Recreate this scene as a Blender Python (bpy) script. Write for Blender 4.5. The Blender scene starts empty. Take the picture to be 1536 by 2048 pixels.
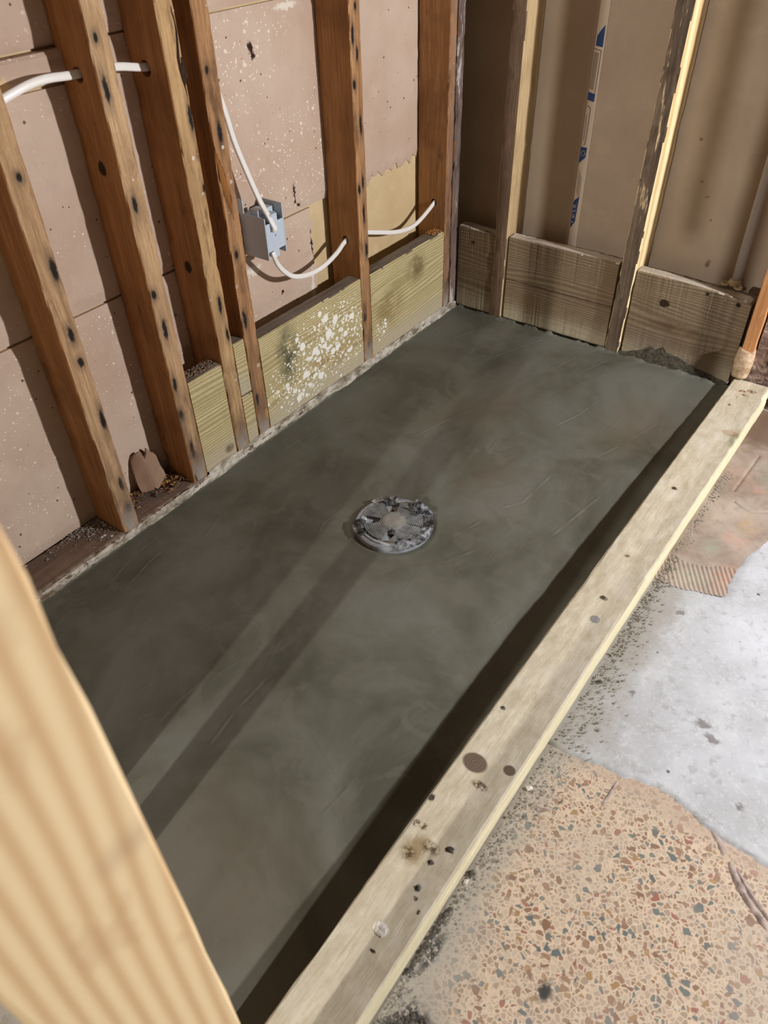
import bpy, bmesh, math, random
import numpy as np
from mathutils import Vector, Matrix, noise
random.seed(7); rng = np.random.default_rng(7)
C = bpy.context.scene.collection

# ------------------------------------------------------------------ camera
def make_camera():
    cd = bpy.data.cameras.new('camera'); co = bpy.data.objects.new('camera', cd); C.objects.link(co)
    r = Vector((0.80566469, 0.5918715, -0.0243419)); u = Vector((-0.37676357, 0.54370003, 0.74995966)); f = Vector((-0.45711444, 0.59504487, -0.66103554))
    m = Matrix(((r.x, u.x, -f.x, 1.10441), (r.y, u.y, -f.y, -1.81561), (r.z, u.z, -f.z, 1.04819), (0, 0, 0, 1)))
    co.matrix_world = m
    cd.sensor_fit = 'VERTICAL'; cd.sensor_height = 36.0; cd.lens = 1530.8 * 36.0 / 2048.0
    cd.clip_start = 0.02
    cd.dof.use_dof = True; cd.dof.focus_distance = 1.65; cd.dof.aperture_fstop = 7.5
    bpy.context.scene.camera = co
make_camera()
# ------------------------------------------------------------------ light
vs = bpy.context.scene.view_settings
vs.view_transform = 'Standard'; vs.look = 'None'; vs.gamma = 1.0; vs.exposure = 0.0; vs.use_curve_mapping = False
w = bpy.data.worlds.new('world'); bpy.context.scene.world = w; w.use_nodes = True
w.node_tree.nodes['Background'].inputs[0].default_value = (1.0, 0.97, 0.91, 1); w.node_tree.nodes['Background'].inputs[1].default_value = 0.042
def lamp(name, loc, power, radius, col):
    ld = bpy.data.lights.new(name, 'POINT'); ld.energy = power; ld.shadow_soft_size = radius; ld.color = col
    o = bpy.data.objects.new(name, ld); o.location = loc; C.objects.link(o); return o
lamp('work_light', (2.2, -0.27, 1.02), 178, 0.035, (1.0, 0.975, 0.965))
lamp('room_light', (0.849, -4.0, 1.9), 255, 0.022, (1.0, 0.955, 0.88))

# ------------------------------------------------------------------ helpers
def srgb(r, g, b):
    f = lambda c: (c/255)/12.92 if c/255 <= 0.04045 else (((c/255)+0.055)/1.055)**2.4
    return (f(r), f(g), f(b), 1.0)
def tag(o, label=None, cat=None, group=None, kind=None):
    if label: o['label'] = label
    if cat: o['category'] = cat
    if group: o['group'] = group
    if kind: o['kind'] = kind
    return o
def empty(name, loc, label, cat, group=None):
    o = bpy.data.objects.new(name, None); C.objects.link(o); o.location = loc; o.empty_display_size = 0.02
    return tag(o, label, cat, group)
def link(name, bm, mats, parent=None, origin=(0, 0, 0), smooth=False):
    """bm is in world coordinates; the mesh is re-centred on origin"""
    me = bpy.data.meshes.new(name)
    ov = Vector(origin)
    bmesh.ops.translate(bm, verts=bm.verts, vec=-ov)
    bm.to_mesh(me); bm.free()
    if not isinstance(mats, (list, tuple)): mats = [mats]
    for m in mats: me.materials.append(m)
    if smooth:
        for p in me.polygons: p.use_smooth = True
    o = bpy.data.objects.new(name, me); C.objects.link(o)
    if parent is not None:
        o.parent = parent; o.location = ov - parent.location
        if parent.parent is not None: o.location = ov - (parent.location + parent.parent.location)
    else: o.location = ov
    return o
def nz(x, y, z, s=1.0, seed=0.0): return noise.noise(Vector((x*s+seed, y*s+seed*1.7, z*s-seed)))

class MB:
    """small node builder"""
    def __init__(s, name, rough=0.8, spec=0.3):
        s.m = bpy.data.materials.new(name); s.m.use_nodes = True; s.nt = s.m.node_tree
        s.b = s.nt.nodes['Principled BSDF']; s.b.inputs['Roughness'].default_value = rough; s.b.inputs['Specular IOR Level'].default_value = spec
        s.tc = s.nt.nodes.new('ShaderNodeTexCoord'); s.co = s.tc.outputs['Object']
    def lk(s, a, b): s.nt.links.new(a, b)
    def put(s, v, sock):
        if isinstance(v, bpy.types.NodeSocket): s.lk(v, sock)
        elif v is not None:
            if isinstance(v, (tuple, list)) and len(v) == 3 and sock.type == 'RGBA': v = (*v, 1)
            sock.default_value = v
    def math(s, op, a, b=None, c=None, clamp=False):
        n = s.nt.nodes.new('ShaderNodeMath'); n.operation = op; n.use_clamp = clamp
        s.put(a, n.inputs[0]); s.put(b, n.inputs[1])
        if c is not None: s.put(c, n.inputs[2])
        return n.outputs[0]
    def vm(s, op, a, b=None):
        n = s.nt.nodes.new('ShaderNodeVectorMath'); n.operation = op; s.put(a, n.inputs[0])
        if b is not None: s.put(b, n.inputs[1])
        return n.outputs['Value'] if op in ('LENGTH', 'DISTANCE', 'DOT_PRODUCT') else n.outputs[0]
    def scale(s, v, sc): return s.vm('MULTIPLY', v, sc)
    def noise(s, v, scale, detail=4, rough=0.55, dist=0.0, col=False):
        n = s.nt.nodes.new('ShaderNodeTexNoise'); s.put(v, n.inputs['Vector']); n.inputs['Scale'].default_value = scale
        n.inputs['Detail'].default_value = detail; n.inputs['Roughness'].default_value = rough; n.inputs['Distortion'].default_value = dist
        return n.outputs['Color'] if col else n.outputs[0]
    def voro(s, v, scale, feature='F1', out='Distance', rand=1.0):
        n = s.nt.nodes.new('ShaderNodeTexVoronoi'); n.feature = feature; s.put(v, n.inputs['Vector']); n.inputs['Scale'].default_value = scale; n.inputs['Randomness'].default_value = rand
        return n.outputs[out]
    def ramp(s, f, stops, interp='LINEAR'):
        n = s.nt.nodes.new('ShaderNodeValToRGB'); s.put(f, n.inputs[0]); n.color_ramp.interpolation = interp
        e = n.color_ramp.elements
        while len(e) < len(stops): e.new(0.5)
        for i, (p, c) in enumerate(stops):
            e[i].position = p; e[i].color = c if len(c) == 4 else (*c, 1)
        return n.outputs[0]
    def fac(s, f, lo, hi):
        n = s.nt.nodes.new('ShaderNodeMapRange'); n.interpolation_type = 'SMOOTHSTEP'
        s.put(f, n.inputs[0]); n.inputs[1].default_value = lo; n.inputs[2].default_value = hi; return n.outputs[0]
    def mix(s, f, a, b, mode='MIX'):
        n = s.nt.nodes.new('ShaderNodeMix'); n.data_type = 'RGBA'; n.blend_type = mode
        s.put(f, n.inputs[0]); s.put(a, n.inputs[6]); s.put(b, n.inputs[7]); return n.outputs[2]
    def sep(s, v):
        n = s.nt.nodes.new('ShaderNodeSeparateXYZ'); s.put(v, n.inputs[0]); return n.outputs
    def comb(s, x, y, z):
        n = s.nt.nodes.new('ShaderNodeCombineXYZ'); s.put(x, n.inputs[0]); s.put(y, n.inputs[1]); s.put(z, n.inputs[2]); return n.outputs[0]
    def rnd(s):
        n = s.nt.nodes.new('ShaderNodeObjectInfo'); return n.outputs['Random']
    def spot(s, v, pos, rad, soft=0.35):
        """1 inside an ellipsoid at pos (object space)"""
        d = s.vm('SUBTRACT', v, tuple(pos)); d = s.scale(d, tuple(1.0/r for r in rad)); l = s.vm('LENGTH', d)
        return s.fac(l, 1.0+soft, 1.0-soft)
    def maxs(s, L):
        r = L[0]
        for q in L[1:]: r = s.math('MAXIMUM', r, q)
        return r
    def bump(s, h, strength=0.3, dist=0.002):
        n = s.nt.nodes.new('ShaderNodeBump'); n.inputs['Strength'].default_value = strength; n.inputs['Distance'].default_value = dist
        s.put(h, n.inputs['Height']); s.lk(n.outputs[0], s.b.inputs['Normal'])
    def done(s, col, rough=None):
        s.put(col, s.b.inputs['Base Color'])
        if rough is not None: s.put(rough, s.b.inputs['Roughness'])
        return s.m

def mul(c, k): return (c[0]*k, c[1]*k, c[2]*k, 1)

# ------------------------------------------------------------------ wood
def wood(name, lo, hi, axis=2, streak=38, rings=0, ring_amp=0.5, spots=(), spot_col=(0.012, 0.009, 0.008), dirt=0.0, dirt_col=(0.05, 0.04, 0.035),
         flecks=0.0, fleck_col=(0.8, 0.78, 0.74), seed=0.0, bump=0.35, rough=0.75, ringk=.34, blotch=0.4, blotch_col=None, knots=(), knot_col=(0.03, 0.015, 0.006), extra=None):
    M = MB(name, rough, 0.25)
    st = [1.0, 1.0, 1.0]; st[axis] = 0.045
    base = M.vm('ADD', M.co, (seed, seed*0.7, seed*1.3))
    warp = M.noise(M.scale(base, tuple(0.5 if i != axis else 0.35 for i in range(3))), 9, 2, col=True)
    warp = M.scale(M.vm('SUBTRACT', warp, (0.5, 0.5, 0.5)), (0.02, 0.02, 0.02))
    bw = M.vm('ADD', base, warp)
    g = M.noise(M.scale(bw, tuple(st)), streak*6, 5, 0.62)
    g2 = M.noise(M.scale(bw, tuple(x*(1 if i != axis else .5) for i, x in enumerate(st))), streak, 3, 0.5)
    f = M.math('ADD', M.math('MULTIPLY', g, 0.5), M.math('MULTIPLY', g2, 0.5))
    st2 = list(st); st2[axis] = 0.02
    gf = M.noise(M.scale(bw, tuple(st2)), streak*22, 3, 0.6)
    if rings:
        s3 = [1.0]*3; s3[axis] = 0.10
        n1 = M.noise(M.scale(base, tuple(s3)), 11, 1.5, 0.4)
        o = M.sep(base)
        cross = o[2] if axis != 2 else M.math('ADD', o[0], o[1])
        ph = M.math('ADD', M.math('MULTIPLY', cross, rings), M.math('MULTIPLY', n1, ring_amp*rings*0.12))
        sn = M.math('SINE', M.math('MULTIPLY', ph, 6.2832))
        sn = M.math('POWER', M.math('MULTIPLY_ADD', sn, 0.5, 0.5), 1.7)
        f = M.math('ADD', M.math('MULTIPLY', f, 0.5), M.math('MULTIPLY', M.math('SUBTRACT', 1.0, sn), ringk))
    col = M.ramp(f, [(0.34, lo), (0.60, hi)])
    col = M.mix(M.math('MULTIPLY', M.fac(gf, .50, .66), .42), col, mul(lo, .72))
    col = M.mix(M.math('MULTIPLY', M.fac(M.noise(base, 140, 4, .7), .50, .70), .20), col, mul(lo, .8))
    bl = M.fac(M.noise(base, 7, 3), 0.45, 0.7)
    col = M.mix(M.math('MULTIPLY', bl, blotch), col, blotch_col or mul(lo, 0.75))
    if dirt > 0:
        d = M.fac(M.noise(M.scale(base, tuple(1 if i != axis else .3 for i in range(3))), 22, 5, 0.65), 0.62-dirt*0.3, 0.75-dirt*0.2)
        col = M.mix(M.math('MULTIPLY', d, 0.8), col, dirt_col)
    wob = M.scale(M.vm('SUBTRACT', M.noise(M.co, 110, 2, col=True), (0.5,)*3), (0.006,)*3)
    cw = M.vm('ADD', M.co, wob)
    if knots:
        k = M.maxs([M.spot(cw, p, r, 0.2) for p, r in knots]); col = M.mix(k, col, knot_col)
    h = M.math('ADD', f, M.math('MULTIPLY', gf, -.5))
    if spots:
        halo = M.maxs([M.spot(cw, p, tuple(q*1.7 for q in r), 0.8) for p, r in spots])
        col = M.mix(M.math('MULTIPLY', halo, 0.6), col, mul((*spot_col[:3], 1), 4.5))
        k = M.maxs([M.spot(cw, p, r, 0.35) for p, r in spots]); col = M.mix(k, col, (*spot_col[:3], 1))
        h = M.math('SUBTRACT', h, M.math('MULTIPLY', k, 1.6))
    if flecks > 0:
        vd = M.voro(M.co, 75); vc = M.sep(M.voro(M.co, 75, out='Color'))[0]
        rr = M.math('MULTIPLY', M.math('POWER', vc, 3.0), 0.42*flecks)
        fl = M.math('LESS_THAN', vd, rr)
        fl = M.math('MULTIPLY', fl, M.fac(M.noise(M.co, 5, 2), 0.42, 0.6))
        col = M.mix(M.math('MULTIPLY', fl, 0.85), col, (*fleck_col[:3], 1))
    if extra: col = extra(M, col, cw)
    M.bump(h, bump, 0.002)
    return M.done(col)

ORANGE_LO, ORANGE_HI = srgb(136, 94, 58), srgb(184, 136, 90)
FACE_LO, FACE_HI = srgb(146, 112, 80), srgb(206, 172, 132)

def lumber(name, a, b, axis, mats, label=None, cat=None, parent=None, seg=36, rag=0.0012, bev=0.0018, face_mat=None, seed=0.0, shape=None, kind=None, noise_face=0.0):
    """box from corner a to corner b; long axis is subdivided and slightly ragged. face_mat = (axis, sign) face that takes material slot 1"""
    bm = bmesh.new()
    a = Vector(a); b = Vector(b)
    o = [i for i in range(3) if i != axis]
    rings = []
    na = 3
    for k in range(seg+1):
        t = k/seg; L = a[axis]+(b[axis]-a[axis])*t; ring = []
        # rectangle perimeter with chamfered corners
        per = []
        u0, u1, v0, v1 = a[o[0]], b[o[0]], a[o[1]], b[o[1]]
        c = bev
        um, vmid = (u0+u1)/2, (v0+v1)/2
        pts = [(u0+c, v0), (um, v0), (u1-c, v0), (u1, v0+c), (u1, vmid), (u1, v1-c), (u1-c, v1), (um, v1), (u0+c, v1), (u0, v1-c), (u0, vmid), (u0, v0+c)]
        for i, (u, v) in enumerate(pts):
            p = [0, 0, 0]; p[axis] = L; p[o[0]] = u; p[o[1]] = v
            corner = i % 3 != 1
            r = rag*(1.0 if corner else 0.35)
            n1 = nz(p[0], p[1], p[2], 45, seed+i*0.37)+0.7*nz(p[0], p[1], p[2], 160, seed+i)
            bite = max(0, nz(p[0]*.2, p[1]*.2, p[2], 26, seed+3+i//3)-0.25)*6 if corner else 0
            cu = 1 if u > um else -1; cv = 1 if v > vmid else -1
            p[o[0]] -= cu*r*(abs(n1)+bite); p[o[1]] -= cv*r*(abs(n1)+bite)*(1 if i % 3 != 1 else 0)
            q = Vector(p)
            if shape: q = shape(q, t)
            ring.append(bm.verts.new(q))
        rings.append(ring)
    n = 12
    for k in range(seg):
        for i in range(n):
            f = bm.faces.new((rings[k][i], rings[k][(i+1) % n], rings[k+1][(i+1) % n], rings[k+1][i]))
    bm.faces.new(rings[0][::-1]); bm.faces.new(rings[-1])
    bmesh.ops.recalc_face_normals(bm, faces=bm.faces)
    if face_mat:
        bm.normal_update()
        for f in bm.faces:
            for (ax, sg, idx) in face_mat:
                if f.normal[ax]*sg > 0.80: f.material_index = idx
    org = (a+b)/2; org[2] = min(a[2], b[2])
    ob = link(name, bm, mats, parent, org)
    return tag(ob, label, cat, kind=kind)

def drill(ob, centre, direction, r, length):
    """cut a real round hole through a board"""
    bm = bmesh.new()
    bmesh.ops.create_cone(bm, cap_ends=True, segments=28, radius1=r, radius2=r, depth=length)
    rot = Vector((0, 0, 1)).rotation_difference(Vector(direction)).to_matrix()
    bmesh.ops.rotate(bm, verts=bm.verts, cent=(0, 0, 0), matrix=rot); bmesh.ops.translate(bm, verts=bm.verts, vec=centre)
    me = bpy.data.meshes.new('cut'); bm.to_mesh(me); bm.free(); c = bpy.data.objects.new('cut', me); C.objects.link(c)
    md = ob.modifiers.new('b', 'BOOLEAN'); md.object = c; md.operation = 'DIFFERENCE'; md.solver = 'EXACT'
    dg = bpy.context.evaluated_depsgraph_get(); dg.update()
    nm = bpy.data.meshes.new_from_object(ob.evaluated_get(dg))
    ob.modifiers.clear(); ob.data = nm; bpy.data.objects.remove(c)

def tube(name, pts, rx, ry, mat, parent=None, nseg=12, sub=8, flatdir=None, label=None, cat=None, ridges=False):
    """smooth swept tube (flat cable when rx != ry); pts are world points"""
    P = [Vector(p) for p in pts]; path = []
    for i in range(len(P)-1):
        p0 = P[max(i-1, 0)]; p1 = P[i]; p2 = P[i+1]; p3 = P[min(i+2, len(P)-1)]
        for k in range(sub):
            t = k/sub
            path.append(0.5*((2*p1)+(-p0+p2)*t+(2*p0-5*p1+4*p2-p3)*t*t+(-p0+3*p1-3*p2+p3)*t**3))
    path.append(P[-1])
    bm = bmesh.new(); rings = []
    up = Vector(flatdir) if flatdir else Vector((0, 0, 1))
    for i, p in enumerate(path):
        d = (path[min(i+1, len(path)-1)]-path[max(i-1, 0)]).normalized()
        s = d.cross(up)
        if s.length < 1e-4: s = d.cross(Vector((1, 0, 0)))
        s.normalize(); u = s.cross(d).normalized(); ring = []
        for k in range(nseg):
            a = 2*math.pi*k/nseg; ca, sa = math.cos(a), math.sin(a)
            rr = 1.0
            if ridges: ca = math.copysign(abs(ca)**0.7, ca); sa = math.copysign(abs(sa)**0.7, sa)*(1.0-0.18*math.exp(-(ca/0.25)**2))
            ring.append(bm.verts.new(p+s*rx*ca*rr+u*ry*sa*rr))
        rings.append(ring)
    for i in range(len(rings)-1):
        for k in range(nseg): bm.faces.new((rings[i][k], rings[i][(k+1) % nseg], rings[i+1][(k+1) % nseg], rings[i+1][k]))
    bm.faces.new(rings[0][::-1]); bm.faces.new(rings[-1])
    bmesh.ops.recalc_face_normals(bm, faces=bm.faces)
    o = link(name, bm, mat, parent, tuple(path[0]) if parent is None else tuple(path[0]), smooth=True)
    return tag(o, label, cat)

def blob(bm, c, r, sq=(1, 1, 1), sub=1, jag=0.35):
    g = bmesh.ops.create_icosphere(bm, subdivisions=sub, radius=1.0)
    s = random.random()*50; rot = Matrix.Rotation(random.random()*6.28, 3, 'Z')
    for v in g['verts']:
        k = 1+jag*nz(v.co.x, v.co.y, v.co.z, 1.6, s)*2
        q = rot @ Vector((v.co.x*sq[0]*k, v.co.y*sq[1]*k, v.co.z*sq[2]*k))*r
        v.co = Vector(c)+q
def chip(bm, c, l, wd, th):
    g = bmesh.ops.create_cube(bm, size=1.0)
    R = Matrix.Rotation(random.random()*6.28, 3, 'Z') @ Matrix.Rotation(random.uniform(-.5, .5), 3, 'X') @ Matrix.Rotation(random.uniform(-.4, .4), 3, 'Y')
    for v in g['verts']:
        q = Vector((v.co.x*l*random.uniform(.7, 1.2), v.co.y*wd*random.uniform(.6, 1.3), v.co.z*th))
        v.co = Vector(c)+R @ q

# ------------------------------------------------------------------ floor slab (terrazzo) with its patches
def terrazzo():
    M = MB('terrazzo', 0.6, 0.3)
    wv = M.scale(M.vm('SUBTRACT', M.noise(M.co, 60, 3, col=True), (.5,)*3), (0.007, 0.007, 0))
    xy = M.sep(M.co); v2 = M.vm('ADD', M.comb(xy[0], M.math('MULTIPLY', xy[1], 1.0), 0.0), wv)
    def layer(scale, off, gap):
        vv = M.vm('ADD', v2, off)
        c = M.sep(M.voro(vv, scale, out='Color')); e = M.voro(vv, scale, 'DISTANCE_TO_EDGE')
        m = M.fac(e, gap, gap+0.035)
        return c, m
    c1, m1 = layer(150, (3.1, 1.7, 0), 0.085)
    c2, m2 = layer(92, (7.3, 4.1, 0), 0.15)
    cream = M.mix(M.noise(M.co, 40, 4), srgb(208, 188, 164), srgb(190, 170, 150))
    pal = [(0, srgb(170, 152, 134)), (.25, srgb(156, 138, 120)), (.42, srgb(182, 166, 146)), (.56, srgb(142, 120, 100)), (.68, srgb(172, 152, 136)), (.78, srgb(134, 106, 88)), (.87, srgb(116, 118, 112)), (.94, srgb(158, 130, 96)), (.975, srgb(150, 106, 92))]
    pal2 = [(0, srgb(146, 116, 96)), (.25, srgb(126, 96, 78)), (.45, srgb(104, 110, 106)), (.65, srgb(94, 102, 102)), (.82, srgb(152, 122, 84)), (.92, srgb(146, 94, 82))]
    col = M.mix(m1, cream, M.ramp(c1[0], pal, 'CONSTANT'))
    keep = M.math('MULTIPLY', m2, M.math('GREATER_THAN', c2[1], 0.60))
    col = M.mix(keep, col, M.ramp(c2[0], pal2, 'CONSTANT'))
    haze = M.fac(M.noise(M.co, 6, 4, 0.6), 0.40, 0.72)
    col = M.mix(M.math('MULTIPLY', haze, 0.45), col, srgb(172, 160, 148))
    # worn pink-tan margin next to the concrete and dust by the curb
    n = M.noise(M.co, 14, 4)
    ey = M.math('ADD', xy[1], M.math('MULTIPLY', M.math('SUBTRACT', n, .5), 0.06))
    band = M.fac(ey, -1.165, -1.14)
    col = M.mix(M.math('MULTIPLY', band, 0.6), col, srgb(176, 156, 140))
    ex = M.math('ADD', xy[0], M.math('MULTIPLY', M.math('SUBTRACT', n, .5), 0.10))
    dust = M.fac(M.math('ADD', ex, M.math('MULTIPLY', M.math('MINIMUM', M.math('ADD', xy[1], 1.42), 0.0), 0.25)), 0.975, 0.905)
    col = M.mix(M.math('MULTIPLY', dust, 0.8), col, srgb(150, 146, 138))
    stains = M.maxs([M.spot(M.vm('ADD', M.co, wv), p, r, .5) for p, r in [((0.941, -1.575, 0), (.024, .018, .1)), ((0.925, -1.60, 0), (.02, .012, .1)), ((1.055, -1.455, 0), (.010, .013, .1)), ((0.917, -1.50, 0), (.008, .03, .1))]])
    st = M.math('MULTIPLY', stains, M.fac(M.noise(M.co, 160, 3), .38, .5))
    col = M.mix(st, col, srgb(62, 62, 60))
    M.bump(M.math('ADD', m1, M.noise(M.co, 120, 3)), 0.12, 0.001)
    return M.done(col)
def grid_obj(name, x0, x1, y0, y1, step, fn, mat, z0=None, parent=None, origin=(0, 0, 0), smooth=True, mask=None):
    nx = int(round((x1-x0)/step)); ny = int(round((y1-y0)/step))
    xs = np.linspace(x0, x1, nx+1); ys = np.linspace(y0, y1, ny+1)
    X, Y = np.meshgrid(xs, ys, indexing='ij'); Z = fn(X, Y)
    V = np.stack([X, Y, Z], -1).reshape(-1, 3)
    idx = np.arange((nx+1)*(ny+1)).reshape(nx+1, ny+1)
    F = np.stack([idx[:-1, :-1], idx[1:, :-1], idx[1:, 1:], idx[:-1, 1:]], -1).reshape(-1, 4)
    if mask is not None:
        cx = (X[:-1, :-1]+X[1:, 1:])/2; cy = (Y[:-1, :-1]+Y[1:, 1:])/2; F = F[mask(cx, cy).reshape(-1)]
    V = V.tolist(); F = F.tolist()
    if z0 is not None:   # skirt and underside so that it is solid
        per = [idx[i, 0] for i in range(nx+1)]+[idx[nx, j] for j in range(1, ny+1)]+[idx[i, ny] for i in range(nx-1, -1, -1)]+[idx[0, j] for j in range(ny-1, 0, -1)]
        b = len(V)
        for p in per: V.append([V[p][0], V[p][1], z0])
        m = len(per)
        for i in range(m): F.append([int(per[i]), b+i, b+(i+1) % m, int(per[(i+1) % m])])
        F.append([b+i for i in range(m)][::-1])
    me = bpy.data.meshes.new(name); me.from_pydata([[v[0]-origin[0], v[1]-origin[1], v[2]-origin[2]] for v in V], [], F); me.materials.append(mat)
    o = bpy.data.objects.new(name, me); C.objects.link(o); o.location = origin
    if smooth:
        for p in me.polygons: p.use_smooth = True
    if parent: o.parent = parent
    me.update()
    return o
def vnoise(X, Y, s, seed=0, oct=3):
    """vectorised value noise"""
    out = np.zeros_like(X); amp = 1.0
    for o in range(oct):
        r = np.random.default_rng(seed+o); G = r.random((256, 256))
        x = (X*s*2**o) % 255; y = (Y*s*2**o) % 255
        xi = x.astype(int); yi = y.astype(int); fx = x-xi; fy = y-yi; fx = fx*fx*(3-2*fx); fy = fy*fy*(3-2*fy)
        v = (G[xi, yi]*(1-fx)+G[(xi+1) % 256, yi]*fx)*(1-fy)+(G[xi, (yi+1) % 256]*(1-fx)+G[(xi+1) % 256, (yi+1) % 256]*fx)*fy
        out += (v-.5)*amp; amp *= .5
    return out
FZ = -0.035
bm = bmesh.new(); bmesh.ops.create_cube(bm, size=1)
for v in bm.verts: v.co = Vector((0.78 if v.co.x < 0 else 3.0, -4.6 if v.co.y < 0 else 0.12, FZ-0.08 if v.co.z < 0 else FZ))
floor = link('floor', bm, terrazzo()); tag(floor, kind='structure')
bm = bmesh.new(); bmesh.ops.create_cube(bm, size=1)
for v in bm.verts: v.co = Vector((-0.6 if v.co.x < 0 else 0.78, -4.6 if v.co.y < 0 else -1.75, FZ-0.08 if v.co.z < 0 else FZ))
o = link('floor', bm, floor.data.materials[0]); tag(o, kind='structure')

def concrete_mat():
    M = MB('patch_concrete', 0.72, 0.25)
    n = M.noise(M.co, 5, 6, 0.62); n2 = M.noise(M.co, 55, 4, 0.7); n3 = M.noise(M.scale(M.co, (1, .6, 1)), 16, 5, .65, .4)
    col = M.ramp(n, [(.33, srgb(158, 158, 160)), (.5, srgb(174, 177, 182)), (.68, srgb(194, 198, 206))])
    col = M.mix(M.fac(n3, .52, .72), col, srgb(190, 192, 198)); col = M.mix(M.math('MULTIPLY', M.fac(n2, .52, .68), .5), col, srgb(146, 144, 144)); col = M.mix(M.math('MULTIPLY', M.fac(M.noise(M.co, 150, 4, .7), .52, .66), .4), col, srgb(206, 208, 212))
    xy = M.sep(M.co)
    ex = M.math('ADD', xy[0], M.math('MULTIPLY', M.math('SUBTRACT', M.noise(M.co, 12, 4), .5), 0.12))
    col = M.mix(M.math('MULTIPLY', M.fac(ex, 0.99, 0.915), .75), col, srgb(144, 138, 130))
    rag = M.vm('ADD', M.co, M.scale(M.vm('SUBTRACT', M.noise(M.co, 70, 3, col=True), (.5,)*3), (.03, .03, 0)))
    sp = M.maxs([M.spot(rag, p, r, .4) for p, r in [((1.087, -.965, 0), (.016, .006, .1)), ((1.105, -.985, 0), (.014, .005, .1)), ((.966, -.975, 0), (.006, .004, .1)), ((1.175, -1.073, 0), (.008, .005, .1)), ((.97, -.76, 0), (.008, .006, .1))]])
    col = M.mix(M.math('MULTIPLY', sp, .75), col, srgb(104, 98, 96))
    d = M.math('LESS_THAN', M.voro(M.co, 38), M.math('MULTIPLY', M.math('POWER', M.sep(M.voro(M.co, 38, out='Color'))[1], 6.0), .14))
    col = M.mix(M.math('MULTIPLY', d, .8), col, srgb(80, 66, 60))
    M.bump(M.math('ADD', n2, M.math('MULTIPLY', n3, .6)), 0.25, 0.0015)
    return M.done(col)
def conc_edge(X): return 0.003*vnoise(X, X*0+7, 60, 15)+ -1.130+0.012*vnoise(X*1.0, X*0+1.3, 14, 5)+0.03*np.clip((X-1.12)*-1, -.3, 0)*0 + 0.010*np.sin(X*19)
def conc_h(X, Y):
    d = Y-conc_edge(X)
    h = np.clip(d/0.008, 0, 1)*0.0035
    ridge = 0.0015*np.exp(-((d-0.006)/0.006)**2)
    r = np.clip((1.035+0.01*vnoise(X, Y, 20, 3)-X)/0.02, 0, 1)*np.clip((Y+0.69)/0.02, 0, 1)   # dips under the old tile bed
    ridge = ridge*np.clip(1+d/0.004, 0, 1)
    return np.where(d > 0, FZ-0.0002+h*(1-r)+ridge*(1-r)+0.0005*vnoise(X, Y, 30, 9)*np.clip(d/.006, 0, 1), FZ-0.0030)
grid_obj('concrete_patch', 0.895, 1.62, -1.17, 0.0, 0.0045, conc_h, concrete_mat(), parent=floor,
         mask=lambda x, y: (y > conc_edge(x)-0.010))
def thinset_mat():
    M = MB('old_thinset', 0.8, 0.2)
    n = M.noise(M.co, 9, 5, .6); n2 = M.noise(M.co, 60, 4, .7)
    col = M.ramp(n, [(.35, srgb(136, 120, 108)), (.52, srgb(160, 146, 136)), (.68, srgb(174, 162, 150))])
    col = M.mix(M.math('MULTIPLY', M.fac(n2, .5, .75), .5), col, srgb(126, 106, 94))
    w = M.vm('ADD', M.co, M.scale(M.vm('SUBTRACT', M.noise(M.co, 30, 3, col=True), (.5,)*3), (.05, .05, 0)))
    for p, r, c in [((.960, -.560, 0), (.022, .024, .1), (140, 158, 138)), ((.993, -.515, 0), (.022, .018, .1), (190, 150, 130)), ((.999, -.452, 0), (.020, .03, .1), (190, 164, 126)), ((.985, -.262, 0), (.03, .05, .1), (142, 152, 134)),
                    ((.985, -.325, 0), (.014, .014, .1), (196, 140, 116)), ((.925, -.46, 0), (.022, .03, .1), (168, 158, 140)), ((1.01, -.63, 0), (.016, .04, .1), (190, 138, 118)), ((.935, -.30, 0), (.03, .04, .1), (176, 150, 134)), ((.96, -.655, 0), (.03, .02, .1), (150, 158, 136))]:
        col = M.mix(M.math('MULTIPLY', M.math('MULTIPLY', M.spot(w, p, r, .8), .45), M.fac(n2, .3, .6)), col, srgb(*c))
    y = M.sep(w)[1]
    col = M.mix(M.math('MULTIPLY', M.fac(y, -.20, -.13), .85), col, srgb(96, 74, 58))
    M.bump(M.math('ADD', n2, n), 0.4, 0.002)
    return M.done(col)
THIN = thinset_mat()
def thin_h(X, Y):
    h = 0.005+0.0015*vnoise(X, Y, 22, 21)
    u = (X-0.892)*0.45-(Y+0.70)*0.89      # combed ridges
    comb = (Y < -0.62+0.02*vnoise(X, Y, 25, 4)+0.55*np.clip(X-0.965, 0, 1)*1.0)
    rid = 0.0030*np.abs(((X*0.86+(Y)*0.50)/0.0085 % 1)-.5)*2
    h = np.where(comb, 0.0025+rid, h)
    h -= 0.004*np.exp(-((Y+0.385+0.02*np.sin(X*40))/0.0025)**2)*(X > .95)
    h -= 0.0025*np.exp(-((X-0.948-0.05*(Y+.2))/0.003)**2)*(Y > -.36)*(Y < -.2)
    h -= 0.0022*np.exp(-((Y+0.165)/0.004)**2)
    return FZ+h
def thin_mask(x, y):
    lower = -0.705+0.03*np.clip((x-.892)/.13, 0, 1)**2+0.004*vnoise(x, y, 40, 2)
    right = 1.022+0.006*vnoise(x, y, 30, 8)+np.clip(y+0.55, 0, 1)*0.30
    return (y > lower) & (x < right)
grid_obj('tile_thinset', 0.895, 1.30, -0.71, -0.01, 0.0016, thin_h, THIN, parent=floor, mask=thin_mask)
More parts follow.
